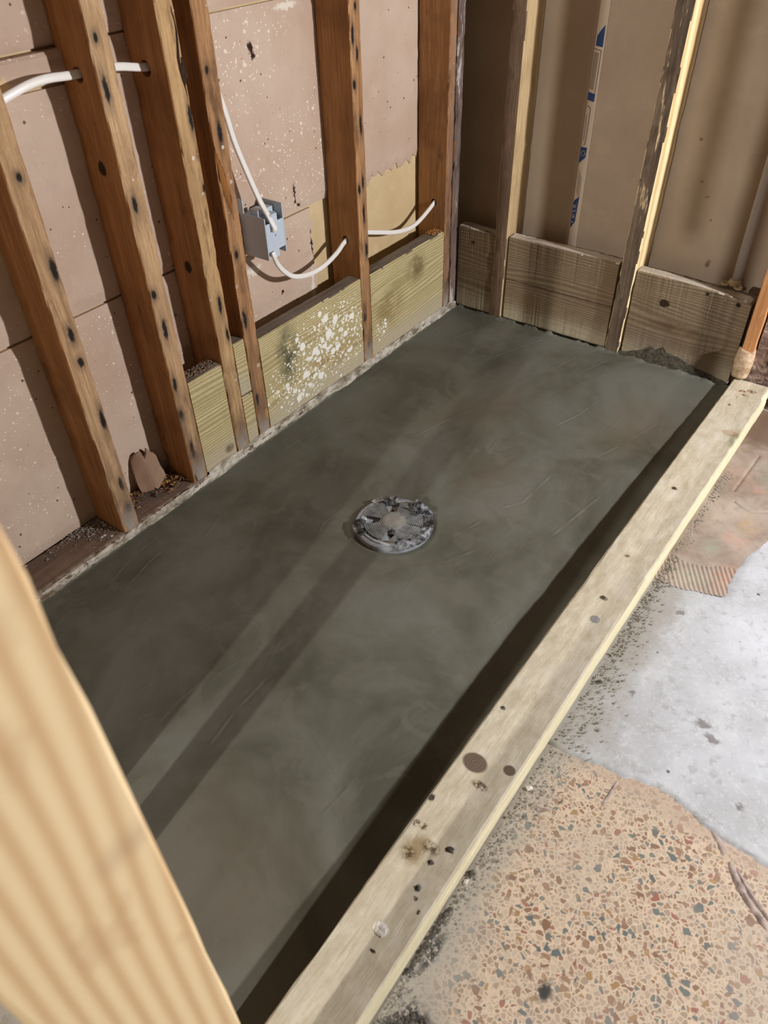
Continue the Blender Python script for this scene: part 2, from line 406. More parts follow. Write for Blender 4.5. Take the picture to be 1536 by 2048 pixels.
# raised bar and plaster drag marks in the terrazzo
def groove(name, pts, wd, hgt, mat):
    bm = bmesh.new()
    rows = []
    P = [Vector((x, y, FZ)) for x, y in pts]; n = 14
    for i in range(len(P)-1):
        for k in range(n+(i == len(P)-2)):
            t = k/n; p = P[i].lerp(P[i+1], t); d = (P[i+1]-P[i]).normalized(); s = Vector((-d.y, d.x, 0))
            gl = (i+t)/(len(P)-1); e = math.sin(math.pi*min(1, max(0, gl)))**.4
            wj = wd*e*(1+.5*nz(p.x, p.y, 0, 90, 2)); hj = hgt*e*(1+.6*nz(p.x, p.y, 1, 70, 5))
            rows.append([bm.verts.new(p-s*wj), bm.verts.new(p-s*wj*.4+Vector((0, 0, hj))), bm.verts.new(p+s*wj*.4+Vector((0, 0, hj*.8))), bm.verts.new(p+s*wj)])
    for a, b in zip(rows[:-1], rows[1:]):
        for k in range(3): bm.faces.new((a[k], a[k+1], b[k+1], b[k]))
    bmesh.ops.recalc_face_normals(bm, faces=bm.faces)
    return link(name, bm, mat, floor, (pts[0][0], pts[0][1], FZ), smooth=True)
CONC2 = MB('drag_plaster', .8, .2); CONC2 = CONC2.done(CONC2.ramp(CONC2.noise(CONC2.co, 80, 4), [(.35, srgb(120, 108, 104)), (.65, srgb(176, 160, 154))]))
groove('joint_strip', [(1.013, -1.135), (1.012, -1.16), (1.010, -1.19)], 0.0025, 0.0018, CONC2)
groove('joint_strip', [(1.150, -1.128), (1.168, -1.140), (1.180, -1.158)], 0.005, 0.002, CONC2)
groove('joint_strip', [(1.188, -1.160), (1.205, -1.180), (1.225, -1.198), (1.258, -1.222)], 0.0055, 0.0035, CONC2)
groove('joint_strip', [(1.200, -1.165), (1.225, -1.187), (1.262, -1.212)], 0.003, 0.0025, CONC2)

# ------------------------------------------------------------------ wet mortar bed
STROKES = [[(0.689, -0.734), (0.706, -0.634), (0.724, -0.528)], [(0.657, -0.445), (0.687, -0.36), (0.718, -0.25)], [(0.523, -0.41), (0.55, -0.332), (0.567, -0.242)], [(0.07, -1.328), (0.059, -1.292), (0.052, -1.255)], [(0.102, -1.305), (0.089, -1.255), (0.085, -1.209)], [(0.386, -1.502), (0.378, -1.436), (0.383, -1.365)], [(0.479, -1.463), (0.468, -1.397), (0.464, -1.295)], [(0.196, -1.078), (0.175, -1.04), (0.163, -1.005)], [(0.295, -1.318), (0.303, -1.275)], [(0.322, -1.033), (0.295, -0.97), (0.299, -0.901)], [(0.559, -1.355), (0.609, -1.362), (0.668, -1.386), (0.693, -1.39), (0.69, -1.445)], [(0.699, -1.431), (0.713, -1.435)], [(0.533, -0.85), (0.555, -0.78)], [(0.559, -0.918), (0.593, -0.844)], [(0.409, -0.158), (0.429, -0.083)], [(0.473, -0.145), (0.505, -0.047)], [(0.025, -0.516), (0.028, -0.357), (0.036, -0.13)], [(0.278, -0.612), (0.307, -0.505), (0.344, -0.428)], [(0.574, -0.711), (0.596, -0.676), (0.604, -0.568)], [(0.049, -1.24), (0.045, -1.171)], [(0.166, -0.891), (0.132, -0.783)], [(0.06, -.30), (.13, -.10)], [(.25, -.19), (.31, -.05)], [(.06, -.83), (.075, -.72), (.12, -.62)]]
def mortar_h(X, Y):
    Z = 0.0012*vnoise(X, Y, 5, 31, 2)+0.00028*vnoise(X+Y*.3, Y*.55, 26, 33, 2)
    cx, cy = 0.419, -0.893
    D = np.hypot(X-cx, Y-cy)
    Z -= 0.004*np.exp(-(D/0.30)**2)
    Z -= 0.026*np.clip((X-0.52)/0.28, 0, 1)**1.3*np.clip(-Y/0.9, 0, 1)
    Z += 0.0015*np.exp(-((D-0.088)/0.006)**2)
    for s in STROKES:
        best = np.full_like(X, 9.0); side = np.zeros_like(X)
        for (ax, ay), (bx, by) in zip(s[:-1], s[1:]):
            dx, dy = bx-ax, by-ay; L2 = dx*dx+dy*dy
            t = np.clip(((X-ax)*dx+(Y-ay)*dy)/L2, 0, 1)
            d = np.hypot(X-ax-t*dx, Y-ay-t*dy); sd = np.sign((X-ax)*dy-(Y-ay)*dx)
            m = d < best; best = np.where(m, d, best); side = np.where(m, sd, side)
        amp = np.clip(.55+1.6*vnoise(X, Y, 38, 91, 2), .05, 1.2); Z += amp*(0.0011*np.exp(-(best/0.0017)**2)-0.0006*np.exp(-((best-0.0035)/0.003)**2)*(side > 0))
    # faint extra trowel lines
    r = np.random.default_rng(3)
    for k in range(70):
        x0, y0 = r.uniform(.03, .78), r.uniform(-1.6, -.05); L = r.uniform(.02, .10); a = math.radians(r.uniform(60, 115)); q = r.uniform(.15, .55)
        ux, uy = math.cos(a), math.sin(a)
        t = np.clip((X-x0)*ux+(Y-y0)*uy, 0, L); d = np.hypot(X-x0-t*ux, Y-y0-t*uy); Z += q*0.001*np.exp(-(d/0.0016)**2)
    # rough lips where the bed meets the framing
    n = vnoise(X, Y, 45, 51, 3)
    Z += np.clip(1-X/0.012, 0, 1)*0.008*np.clip(.55+1.3*n, 0, 1)+np.clip(1+Y/0.014, 0, 1)*0.008*np.clip(.45+1.5*n, 0, 1)
    return Z
def mortar_mat():
    M = MB('wet_mortar', 0.5, 0.35)
    n = M.noise(M.scale(M.co, (1, .8, 1)), 4.5, 5, .6, .6); n2 = M.noise(M.co, 260, 3, .6); n3 = M.noise(M.co, 13, 4, .6, 1.2)
    col = M.ramp(n, [(.36, srgb(76, 76, 66)), (.5, srgb(92, 92, 82)), (.62, srgb(103, 104, 96))])
    col = M.mix(M.math('MULTIPLY', M.fac(n3, .53, .62),   .35), col, srgb(104, 102, 94))
    w = M.vm('ADD', M.co, M.scale(M.vm('SUBTRACT', M.noise(M.co, 12, 3, col=True), (.5,)*3), (.16, .16, 0)))
    br = M.maxs([M.spot(w, p, r, .6) for p, r in [((.34, -.42, 0), (.07, .12, 1)), ((.70, -.28, 0), (.09, .10, 1)), ((.62, -1.62, 0), (.14, .14, 1)), ((.50, -.62, 0), (.05, .08, 1))]])
    col = M.mix(M.math('MULTIPLY', br, .4), col, srgb(100, 88, 74))
    lt = M.math('MULTIPLY', M.maxs([M.spot(w, p, r, .15) for p, r in [((.56, -.70, 0), (.06, .07, 1)), ((.47, -.55, 0), (.06, .05, 1))]]), M.fac(n3, .44, .5))
    col = M.mix(M.math('MULTIPLY', lt, .45), col, srgb(110, 108, 100))
    col = M.mix(M.math('MULTIPLY', M.fac(n2, .55, .7), .25), col, srgb(80, 76, 66))
    # dry grey residue on the very edges
    o = M.sep(M.co)
    e = M.math('MULTIPLY', M.fac(o[0], .012, .004), M.fac(M.noise(M.co, 60, 4), .42, .55))
    col = M.mix(M.math('MULTIPLY', e, .8), col, srgb(172, 168, 156))
    M.bump(M.math('ADD', M.math('MULTIPLY', n2, .5), n3), 0.10, 0.001)
    return M.done(col, M.math('MULTIPLY_ADD', n, .3, .38))
MORT = mortar_mat()
mortar = grid_obj('mortar_bed', 0.002, 0.8085, -1.76, -0.001, 0.0021, mortar_h, MORT, z0=-0.10)
tag(mortar, 'wet grey-brown mortar shower floor, freshly trowelled around the drain', 'mortar floor')
# smear of mortar pushed up on the back blocking
bm = bmesh.new()
pr = [(.50, .004), (.535, .012), (.57, .028), (.594, .042), (.625, .046), (.652, .040), (.69, .030), (.716, .020), (.75, .016), (.785, .010), (.80, .006)]
NR = 8; rows = []
for i in range(len(pr)*6-5):
    t = i/6; k = min(int(t), len(pr)-2); f = t-k; x = pr[k][0]*(1-f)+pr[k+1][0]*f; h = pr[k][1]*(1-f)+pr[k+1][1]*f
    h *= 1+.22*nz(x, 0, 0, 60, 3)
    rows.append([bm.verts.new((x+.002*nz(x, j, 1, 60), 0.002-0.0035*(1-(j/NR)**2)-0.0016*nz(x, j*.012, 0, 70, 8), -.006+(h+.006)*j/NR)) for j in range(NR+1)])
for a, b in zip(rows[:-1], rows[1:]):
    for j in range(NR): bm.faces.new((a[j], b[j], b[j+1], a[j+1]))
bmesh.ops.recalc_face_normals(bm, faces=bm.faces)
DARKM = MB('damp_mortar', .7, .3); DARKM = DARKM.done(DARKM.ramp(DARKM.noise(DARKM.co, 150, 4), [(.4, srgb(66, 62, 52)), (.7, srgb(96, 92, 80))]))
link('mortar_smear', bm, DARKM, mortar, (.64, 0, 0), smooth=False)

# ------------------------------------------------------------------ left wall: cream board behind, brown gypsum lath courses in front
def board_mat(name, lo, hi, dots=0.0, dark=(70, 45, 30), seed=0.0, extra=None, bumpy=.15):
    M = MB(name, .75, .22); v = M.vm('ADD', M.co, (seed,)*3)
    n = M.noise(v, 4, 5, .6); n2 = M.noise(v, 45, 4, .7); n3 = M.noise(v, 14, 4, .6)
    col = M.ramp(n, [(.35, lo), (.65, hi)])
    col = M.mix(M.math('MULTIPLY', M.fac(n2, .5, .8), .3), col, mul(lo, .8))
    col = M.mix(M.math('MULTIPLY', M.fac(n3, .55, .75), .35), col, mul(hi, 1.12))
    if dots:
        for sc, pw, k in ((230, 7.0, .45), (95, 12.0, .34)):
            c = M.sep(M.voro(v, sc, out='Color')); dd = M.voro(v, sc)
            m = M.math('LESS_THAN', dd, M.math('MULTIPLY', M.math('POWER', c[0], pw), k*dots))
            m = M.math('MULTIPLY', m, M.fac(M.noise(v, 5, 2), .38, .55))
            col = M.mix(m, col, srgb(228, 214, 198))
        c = M.sep(M.voro(v, 70, out='Color')); dd = M.voro(M.vm('ADD', v, (5, 5, 5)), 90)
        m = M.math('LESS_THAN', dd, M.math('MULTIPLY', M.math('POWER', M.sep(M.voro(M.vm('ADD', v, (5, 5, 5)), 90, out='Color'))[1], 9.0), .26))
        col = M.mix(M.math('MULTIPLY', m, .8), col, srgb(*dark))
    if extra: col = extra(M, col)
    M.bump(M.math('ADD', n2, M.math('MULTIPLY', n, 2)), bumpy, .002)
    return M.done(col)
CREAM = board_mat('cream_board_paper', srgb(196, 172, 132), srgb(214, 194, 156))
bm = bmesh.new(); bmesh.ops.create_cube(bm, size=1)
for v in bm.verts: v.co = Vector((-0.112 if v.co.x < 0 else -0.099, -2.3 if v.co.y < 0 else 0.12, -0.12 if v.co.z < 0 else 2.3))
tag(link('wall_left', bm, CREAM), kind='structure')
def tan_extra(off):
    ox, oy, oz = off
    def f(M, col):
        w = M.vm('ADD', M.co, M.scale(M.vm('SUBTRACT', M.noise(M.co, 110, 3, col=True), (.5,)*3), (.02, .02, .02)))
        holes = [((-.09, -.63, .757), (.02, .006, .011)), ((-.09, -.626, .744), (.02, .005, .008)), ((-.09, -.548, .465), (.02, .0028, .022)), ((-.09, -.538, .437), (.02, .007, .005)), ((-.09, -.507, .343), (.02, .003, .03)), ((-.09, -.620, .262), (.02, .004, .006))]
        k = M.maxs([M.spot(w, (p[0]-ox, p[1]-oy, p[2]-oz), r, .3) for p, r in holes])
        col = M.mix(k, col, srgb(52, 30, 18))
        wp = [((-.09, -.515, .225), (.02, .006, .028)), ((-.09, -.513, .262), (.02, .0035, .02)), ((-.09, -.70, .345), (.02, .02, .01)), ((-.09, -.52, .81), (.02, .03, .006)), ((-.09, -.785, .50), (.02, .006, .05)), ((-.09, -1.12, .055), (.02, .015, .025))]
        k = M.maxs([M.spot(w, (p[0]-ox, p[1]-oy, p[2]-oz), r, .4) for p, r in wp])
        col = M.mix(M.math('MULTIPLY', k, .9), col, srgb(226, 218, 206))
        cr = M.math('MULTIPLY', M.maxs([M.spot(w, (p[0]-ox, p[1]-oy, p[2]-oz), r, .4) for p, r in [((-.09, -1.15, .786), (.02, .016, .018)), ((-.09, -1.088, .786), (.02, .012, .007)), ((-.09, -1.17, .776), (.02, .03, .004))]]), 1.0)
        return M.mix(cr, col, srgb(226, 196, 150))
    return f
def lath(label, y0, y1, z0, z1, jag_bottom=0.0, jag_right=0.0, seed=0.0, step=.006, dots=1.0, thick=0.010):
    org = (-0.094, (y0+y1)/2, z0)
    mat = board_mat('gypsum_lath', srgb(186, 161, 143), srgb(200, 180, 163), dots=dots, seed=seed, extra=tan_extra(org))
    ny = int((y1-y0)/step); nzz = max(8, int((z1-z0)/0.02))
    bm = bmesh.new(); X0, X1 = -0.099, -0.099+thick
    fr = []; bk = []
    for i in range(ny+1):
        t = i/ny; col = []; colb = []
        for j in range(nzz+1):
            s = j/nzz; y = y0+(y1-y0)*t; zb = z0+jag_bottom*(nz(y, 0, 0, 38, seed)+.6*nz(y, 1, 0, 120, seed))
            z = zb+(z1-zb)*s
            yy = y
            if jag_right: yy = y0+(y1-y0+jag_right*(nz(0, 0, z, 14, seed+2)+.4*nz(0, 1, z, 70, seed)))*t
            edge = min(j, nzz-j)
            x = X1-(0.0035 if edge == 0 else 0)+0.0007*nz(y, 0, z, 18, seed)
            if jag_bottom and j == 1: x += .0025*max(0, nz(y, 3, 0, 50, seed))
            col.append(bm.verts.new((x, yy, z))); colb.append(bm.verts.new((X0+.0002, yy, z)))
        fr.append(col); bk.append(colb)
    for i in range(ny):
        for j in range(nzz):
            bm.faces.new((fr[i][j], fr[i+1][j], fr[i+1][j+1], fr[i][j+1]))
        bm.faces.new((fr[i][0], bk[i][0], bk[i+1][0], fr[i+1][0])); bm.faces.new((fr[i][nzz], fr[i+1][nzz], bk[i+1][nzz], bk[i][nzz]))
    for j in range(nzz):
        bm.faces.new((fr[0][j], fr[0][j+1], bk[0][j+1], bk[0][j])); bm.faces.new((fr[ny][j], bk[ny][j], bk[ny][j+1], fr[ny][j+1]))
    bmesh.ops.recalc_face_normals(bm, faces=bm.faces)
    return tag(link('gypsum_lath_board', bm, mat, None, org), label, 'wall board')
lath('brown gypsum lath board, upper course in the bays left of the grey box', -2.2, -0.43, .826, 2.25, seed=1.1)
lath('brown speckled gypsum lath board behind the upper part of the grey electrical box', -1.028, -0.436, .424, .822, seed=2.3, dots=1.2)
lath('smooth brown gypsum lath board, middle course behind the two leftmost studs', -2.2, -1.030, .424, .772, seed=7.7, dots=.6)
lath('thin strip of torn lath board with bare cream patches along the upper seam', -2.2, -1.030, .780, .822, jag_bottom=.004, seed=9.3, thick=.024)
lath('brown gypsum lath board, lowest course, with cracked end right of the grey box', -2.2, -0.505, .012, .419, jag_right=.03, seed=3.7, dots=.8)
lath('smooth tan lath board with a torn lower edge above the drooping cable near the corner', -0.425, -0.045, .415, 2.25, jag_bottom=.022, seed=4.2, dots=.25, thick=.006)

# sole plate and its crust
def plate_extra(M, col, cw):
    n = M.fac(M.noise(M.co, 50, 5, .7), .40, .56)
    x = M.sep(M.co)[0]
    f = M.fac(x, .030, .048)
    return M.mix(M.math('MULTIPLY', f, n), col, srgb(198, 190, 176))
PLATE = wood('plate_wood', srgb(86, 68, 58), srgb(128, 106, 92), axis=1, dirt=.5, dirt_col=srgb(92, 84, 78), flecks=.6, seed=8, extra=plate_extra)
lumber('sole_plate', (-0.089, -2.2, -0.024), (0.006, -0.004, 0.0145), 1, [PLATE], 'dusty brown sole plate with a whitish crust under the left wall studs', 'wall plate', seg=220, rag=.0022, seed=4)
# chalky residue ridge where the blocking meets the mortar
CRUST = MB('dry_mortar_crust', .9, .15); CRUST = CRUST.done(CRUST.ramp(CRUST.noise(CRUST.scale(CRUST.co, (1, .5, 1)), 45, 6, .7), [(.36, srgb(104, 90, 74)), (.48, srgb(150, 142, 128)), (.60, srgb(196, 190, 178))]))
bm = bmesh.new(); rows = []; N = 560
for i in range(N+1):
    y = -1.75+(1.745)*i/N
    h = .0150+.004*nz(y, 0, 0, 14, 4)+.002*nz(y, 0, 0, 110, 6)+(.004 if y > -1.0 else 0); dd = .007+.005*nz(y, 2, 0, 16, 1)+.0012*nz(y, 2, 0, 140, 1)
    if y < -1.0: h = min(h, .0165+.001*nz(y, 0, 0, 80))
    rows.append([bm.verts.new((-.0005+(.0045 if y < -1.0 else 0), y, h)), bm.verts.new((dd*.55+.001, y+.001*nz(y, 5, 5, 90), h*.72)), bm.verts.new((dd+.001, y, .004+.003*nz(y, 7, 0, 80))), bm.verts.new((dd+.004, y, -.012))])
for a, b in zip(rows[:-1], rows[1:]):
    for j in range(3): bm.faces.new((a[j], a[j+1], b[j+1], b[j]))
bmesh.ops.recalc_face_normals(bm, faces=bm.faces)
crust = link('mortar_crust', bm, CRUST, mortar, (0.0, -.87, 0), smooth=True)

# ------------------------------------------------------------------ left wall studs
def spots(lst, org, r0=.0029, l0=.015, x=0.0):
    out = []
    for i, (y, z) in enumerate(lst):
        k = .45+1.1*((i*37) % 10)/10
        out.append(((x-org[0], y-org[1], z-org[2]), (.012, r0*(.8+.3*((i*13) % 5)/5), l0*k)))
    return out
SP = {'A': [(-1.211, .695), (-1.204, .554), (-1.21, .444), (-1.209, .392), (-1.203, .271), (-1.207, .124), (-1.209, .062)],
      'B': [(-1.028, .841), (-1.031, .773), (-1.028, .601), (-1.033, .444), (-1.027, .372), (-1.034, .257), (-1.036, .188), (-1.029, .096), (-1.033, .025)],
      'C': [(-.876, .584), (-.887, .364), (-.881, .296), (-.884, .035), (-.878, .7)],
      'D': [(-.826, .763), (-.818, .664), (-.819, .547), (-.824, .444), (-.828, .307), (-.829, .112)],
      'E': [(-.418, .802), (-.43, .755), (-.418, .72), (-.431, .666), (-.415, .586), (-.416, .467), (-.43, .455), (-.417, .397), (-.413, .311), (-.43, .142), (-.419, .06)]}
def stud(key, y0, label, w=.038, zb=.0145, tilt=(0, 0), side=None, face=None, spot_r=.0045, dirt=.25, flecks=.8, seed=0, rag=.0012, dirt_low=True, knots=()):
    org = (-.0445, y0+w/2, zb)
    s = side or (ORANGE_LO, ORANGE_HI); fc = face or (FACE_LO, FACE_HI)
    m0 = wood('stud_side_wood', s[0], s[1], seed=seed, streak=26, dirt=.05, bump=.2, blotch=.5, blotch_col=mul(s[0], .6), knots=[((k[0]-org[0], y0-org[1], k[1]-org[2]), (.009, .01, .012)) for k in knots])
    def low(M, col, cw):
        z = M.sep(M.co)[2]; n = M.noise(M.scale(M.co, (1, 1, .3)), 40, 4, .6)
        f = M.math('MULTIPLY', M.fac(z, .34, .02), M.fac(n, .38, .62))
        col = M.mix(M.math('MULTIPLY', f, .75), col, srgb(96, 78, 66))
        return M.mix(M.math('MULTIPLY', M.fac(z, .07, .0), M.fac(n, .45, .55)), col, srgb(150, 142, 132))
    m1 = wood('stud_face_wood', fc[0], fc[1], seed=seed+5, streak=30, spots=spots(SP.get(key, []), org, spot_r), dirt=dirt, dirt_col=srgb(98, 70, 46), flecks=flecks, bump=.35, extra=low if dirt_low else None)
    def shp(q, t):
        q = q.copy(); q.y += tilt[0]*(q.z-zb); q.x += tilt[1]*(q.z-zb); return q
    return lumber('wall_stud', (-.089, y0, zb), (0, y0+w, 2.3), 2, [m0, m1], label, 'stud', face_mat=[(0, 1, 1)], seg=150, rag=rag, seed=seed, shape=shp)
sA = stud('A', -1.233, 'leftmost brown wall stud standing alone on the sole plate, reddish with dark bolt marks', seed=1, spot_r=.0055, flecks=.6)
sB = stud('B', -1.042, 'brown wall stud, second from the left, white cable entering its drilled hole', seed=2, spot_r=.0048, knots=[(-.045, .655)])
sC = stud('C', -.910, 'brown wall stud with a split at the top, third from the left', seed=3, rag=.0016, face=(srgb(150, 116, 80), srgb(200, 166, 120)), spot_r=.004, flecks=1.0, knots=[(-.045, .44), (-.05, .2)])
sD = stud('D', -.838, 'darker wall stud splintered along its left edge, directly left of the grey box', seed=4, rag=.0018, face=(srgb(132, 96, 64), srgb(190, 146, 104)), dirt=.4, flecks=1.0)
sE = stud('E', -.4385, 'wall stud with many dark nail holes between the two drooping cable runs', seed=5, w=.036, rag=.001, face=(srgb(134, 96, 62), srgb(196, 152, 108)), spot_r=.0042, dirt=.3)
sF = stud('F', -.066, 'corner wall stud where the cable ends, left of the grey battered one', seed=6, w=.030, face=(srgb(110, 80, 60), srgb(160, 124, 96)), dirt=.3)
drill(sB, (-.046, -1.023, .790), (0, 1, 0), .0115, .08)
drill(sC, (-.052, -.891, .775), (0, 1, 0), .0125, .08)
drill(sE, (-.042, -.42, .335), (0, 1, 0), .0095, .08)
drill(sF, (-.038, -.051, .312), (0, 1, 0), .0095, .06)
# bark hole and split on the third stud, splinters on the fourth
SPLIT = wood('fresh_split_wood', srgb(168, 112, 60), srgb(222, 172, 112), seed=11, streak=60, bump=.6)
DARKW = wood('rotten_wood', srgb(30, 20, 14), srgb(70, 50, 34), seed=12, streak=60)
def splinter(name, parent, pts, wd, mat):
    bm = bmesh.new(); rows = []
    for i, (x, y, z) in enumerate(pts):
        e = .12+math.sin(math.pi*i/(len(pts)-1))
        rows.append([bm.verts.new((x-.001, y-wd*e, z)), bm.verts.new((x+.0018*e, y, z+.001)), bm.verts.new((x-.001, y+wd*e, z))])
    for a, b in zip(rows[:-1], rows[1:]):
        bm.faces.new((a[0], a[1], b[1], b[0])); bm.faces.new((a[1], a[2], b[2], b[1])); bm.faces.new((a[2], a[0], b[0], b[2]))
    bm.faces.new(rows[0]); bm.faces.new(rows[-1]); bmesh.ops.recalc_face_normals(bm, faces=bm.faces)
    return link(name, bm, mat, parent, pts[0])
splinter('split_bark', sC, [(0, -.879+.003*math.sin(i), .86-.017*i) for i in range(9)], .0035, DARKW)
splinter('split_bark', sC, [(.0005, -.876+.002*math.sin(i*2), .79-.007*i) for i in range(7)], .006, DARKW)
for k in range(5):
    splinter('splinter', sD, [(.001, -.836+.0035*k+.0006*i, .645-.012*k-.011*i) for i in range(9)], .0013, SPLIT)
splinter('splinter', sD, [(.001, -.8075, .045+.006*i) for i in range(7)], .004, SPLIT)
splinter('splinter', sE, [(.001, -.408, .010+.005*i) for i in range(6)], .003, SPLIT)

# battered grey corner stud and the studs of the back wall
def grey_extra(M, col, cw):
    s = M.noise(M.scale(M.co, (1, 1, .13)), 70, 4, .75)
    col = M.mix(M.fac(s, .56, .62), col, srgb(190, 180, 176))
    return col
GREYF = wood('charred_grey_wood', srgb(66, 52, 46), srgb(134, 116, 108), seed=21, dirt=.3, extra=grey_extra, bump=.6)
REDD = wood('reddish_stud_side', srgb(110, 70, 44), srgb(150, 104, 70), seed=22)
lumber('wall_stud', (-.040, -.034, .006), (.002, -.003, 2.3), 2, [REDD, GREYF], 'narrow battered stud at the inner corner, streaked black and white', 'stud', face_mat=[(0, 1, 1), (1, -1, 1)], seg=140, rag=.0018, seed=13)
GREYG = wood('weathered_grey_face', srgb(84, 66, 52), srgb(134, 112, 94), seed=23, bump=.3, blotch=.3, dirt=.1)
PALES = wood('pale_stud_side', srgb(158, 132, 96), srgb(196, 172, 132), seed=24, blotch=.3)
lumber('wall_stud', (.1185, 0, .002), (.1565, .089, 2.3), 2, [PALES, GREYG], 'weathered grey stud of the back wall, nearest the inner corner', 'stud', face_mat=[(1, -1, 1)], seg=120, seed=14, rag=.0008,
       shape=lambda q, t: Vector((q.x+.006*(q.z-.4) if q.z < 1 else q.x+.0036, q.y, q.z)))
def char_extra(M, col, cw):
    s = M.noise(M.scale(M.co, (1, 1, .10)), 85, 4, .7); z = M.sep(M.co)[2]
    f = M.math('MULTIPLY', M.fac(s, .57, .63), M.fac(z, .22, .45))
    return M.mix(f, col, srgb(206, 178, 140))
CHAR = wood('charred_face_wood', srgb(70, 58, 48), srgb(128, 110, 92), seed=25, dirt=.2, extra=char_extra, bump=.6)
PALE2 = wood('pale_planed_side', srgb(206, 178, 130), srgb(236, 214, 170), seed=26, blotch=.2, rings=30, ring_amp=.8)
lumber('wall_stud', (.4785, -.004, .002), (.5165, .085, 2.3), 2, [PALE2, CHAR], 'charred stud of the back wall with dark flaking face and pale cream side', 'stud', face_mat=[(1, -1, 1)], seg=140, seed=15, rag=.0012,
       shape=lambda q, t: Vector((q.x+.020*(q.z-.15), q.y, q.z)))
ORI = wood('orange_stud_face', srgb(170, 114, 70), srgb(204, 150, 102), seed=27, streak=34, blotch=.2, flecks=.5)
DKS = wood('dark_jack_wood', srgb(70, 52, 40), srgb(110, 88, 70), seed=28, dirt=.3)
sI = lumber('wall_stud', (.8085, -.006, .100), (.8385, .083, 2.3), 2, [ORI], 'orange stud above the far end of the curb board', 'stud', seg=120, seed=16, rag=.0012)
lumber('wall_stud', (.7745, .040, -.02), (.8065, .088, .222), 2, [DKS], 'short dark stud recessed between the back blocking and the orange stud', 'stud', seg=30, seed=17)
PLASTER = MB('joint_compound', .7, .2); PLASTER = PLASTER.done(PLASTER.ramp(PLASTER.noise(PLASTER.co, 60, 5, .6), [(.35, srgb(150, 122, 96)), (.5, srgb(190, 164, 136)), (.7, srgb(214, 194, 170))]))
bm = bmesh.new()
rings = []
for k in range(13):
    t = k/12; z = .036+.074*t; ring = []
    for j in range(20):
        a = 2*math.pi*j/20; rx = (.018+.004*math.sin(t*3)); ry = .012+.004*math.sin(t*3.0)
        zz = z+(t > .9)*.006*math.sin(a*2)+.003*nz(a, t, 0, 2)
        ring.append(bm.verts.new((.8215+rx*math.copysign(abs(math.cos(a))**.7, math.cos(a))+.002*nz(a, t, 1, 3), -.002+ry*math.copysign(abs(math.sin(a))**.7, math.sin(a))+.002*nz(a, t, 2, 3), zz)))
    rings.append(ring)
for a, b in zip(rings[:-1], rings[1:]):
    for j in range(20): bm.faces.new((a[j], a[(j+1) % 20], b[(j+1) % 20], b[j]))
bm.faces.new(rings[0][::-1]); bm.faces.new(rings[-1])
link('plaster_collar', bm, PLASTER, sI, (.8215, -.002, .036), smooth=True)

# torn plaster wall to the right of the orange stud
def rough_wall(X, Z):
    return .012+.010*vnoise(X, Z, 14, 61, 4)-.004*np.abs(vnoise(X, Z, 30, 77, 2))
bm = bmesh.new(); nx, nzz = 60, 120; g = []
xs = np.linspace(.842, 1.14, nx+1); zs = np.linspace(FZ, .56, nzz+1)
XX, ZZ = np.meshgrid(xs, zs, indexing='ij'); YY = rough_wall(XX, ZZ)
for i in range(nx+1): g.append([bm.verts.new((xs[i], float(YY[i, j])-.004, zs[j])) for j in range(nzz+1)])
for i in range(nx):
    for j in range(nzz): bm.faces.new((g[i][j], g[i+1][j], g[i+1][j+1], g[i][j+1]))
b0 = bm.verts.new((.842, .085, FZ)); b1 = bm.verts.new((.842, .085, .56)); bm.faces.new([b0, b1]+[g[0][j] for j in range(nzz, -1, -1)])
bmesh.ops.recalc_face_normals(bm, faces=bm.faces)
TORN = MB('torn_plaster', .85, .2); t_ = TORN
c_ = t_.ramp(t_.noise(t_.scale(t_.co, (1, 1, 2)), 30, 5, .7, 1.0), [(.35, srgb(84, 62, 56)), (.52, srgb(136, 114, 104)), (.62, srgb(168, 146, 132)), (.7, srgb(206, 190, 174))])
t_.bump(t_.noise(t_.co, 70, 5, .7), .8, .004); TORN = t_.done(c_)
tag(link('wall_back_right', bm, TORN), kind='structure')

# ------------------------------------------------------------------ back wall boards
def back_extra(M, col):
    w = M.vm('ADD', M.co, M.scale(M.vm('SUBTRACT', M.noise(M.co, 60, 3, col=True), (.5,)*3), (.02,)*3))
    k = M.maxs([M.spot(w, p, r, .5) for p, r in [((.62, .089, .40), (.004, .1, .003)), ((.60, .089, .43), (.003, .1, .003)), ((.66, .089, .25), (.006, .1, .008)), ((.64, .089, .35), (.004, .1, .003)), ((.575, .089, .52), (.003, .1, .004))]])
    col = M.mix(M.math('MULTIPLY', k, .7), col, srgb(92, 66, 46))
    return col
BACKB = board_mat('back_board_paper', srgb(160, 142, 124), srgb(174, 156, 137), seed=5, extra=back_extra, bumpy=.05)
BACKB2 = board_mat('back_board_brown_paper', srgb(120, 84, 50), srgb(134, 96, 60), seed=6, bumpy=.05)
def slab(name, a, b, mat, kind=None, parent=None):
    bm = bmesh.new(); bmesh.ops.create_cube(bm, size=1)
    for v in bm.verts: v.co = Vector([a[i] if v.co[i] < 0 else b[i] for i in range(3)])
    bmesh.ops.bevel(bm, geom=bm.edges[:], offset=.001, segments=1, affect='EDGES')
    o = link(name, bm, mat, parent, a if parent is not None else (0, 0, 0))
    if kind: o['kind'] = kind
    return o
slab('wall_back', (-.099, .0905, -.12), (.2905, .1035, 2.3), BACKB, 'structure')
wbr = slab('wall_back', (.2915, .0895, -.12), (1.3, .1025, 2.3), BACKB, 'structure')
WHITEP = board_mat('white_end_tape_paper', srgb(196, 178, 160), srgb(206, 190, 172), seed=2, bumpy=.02)
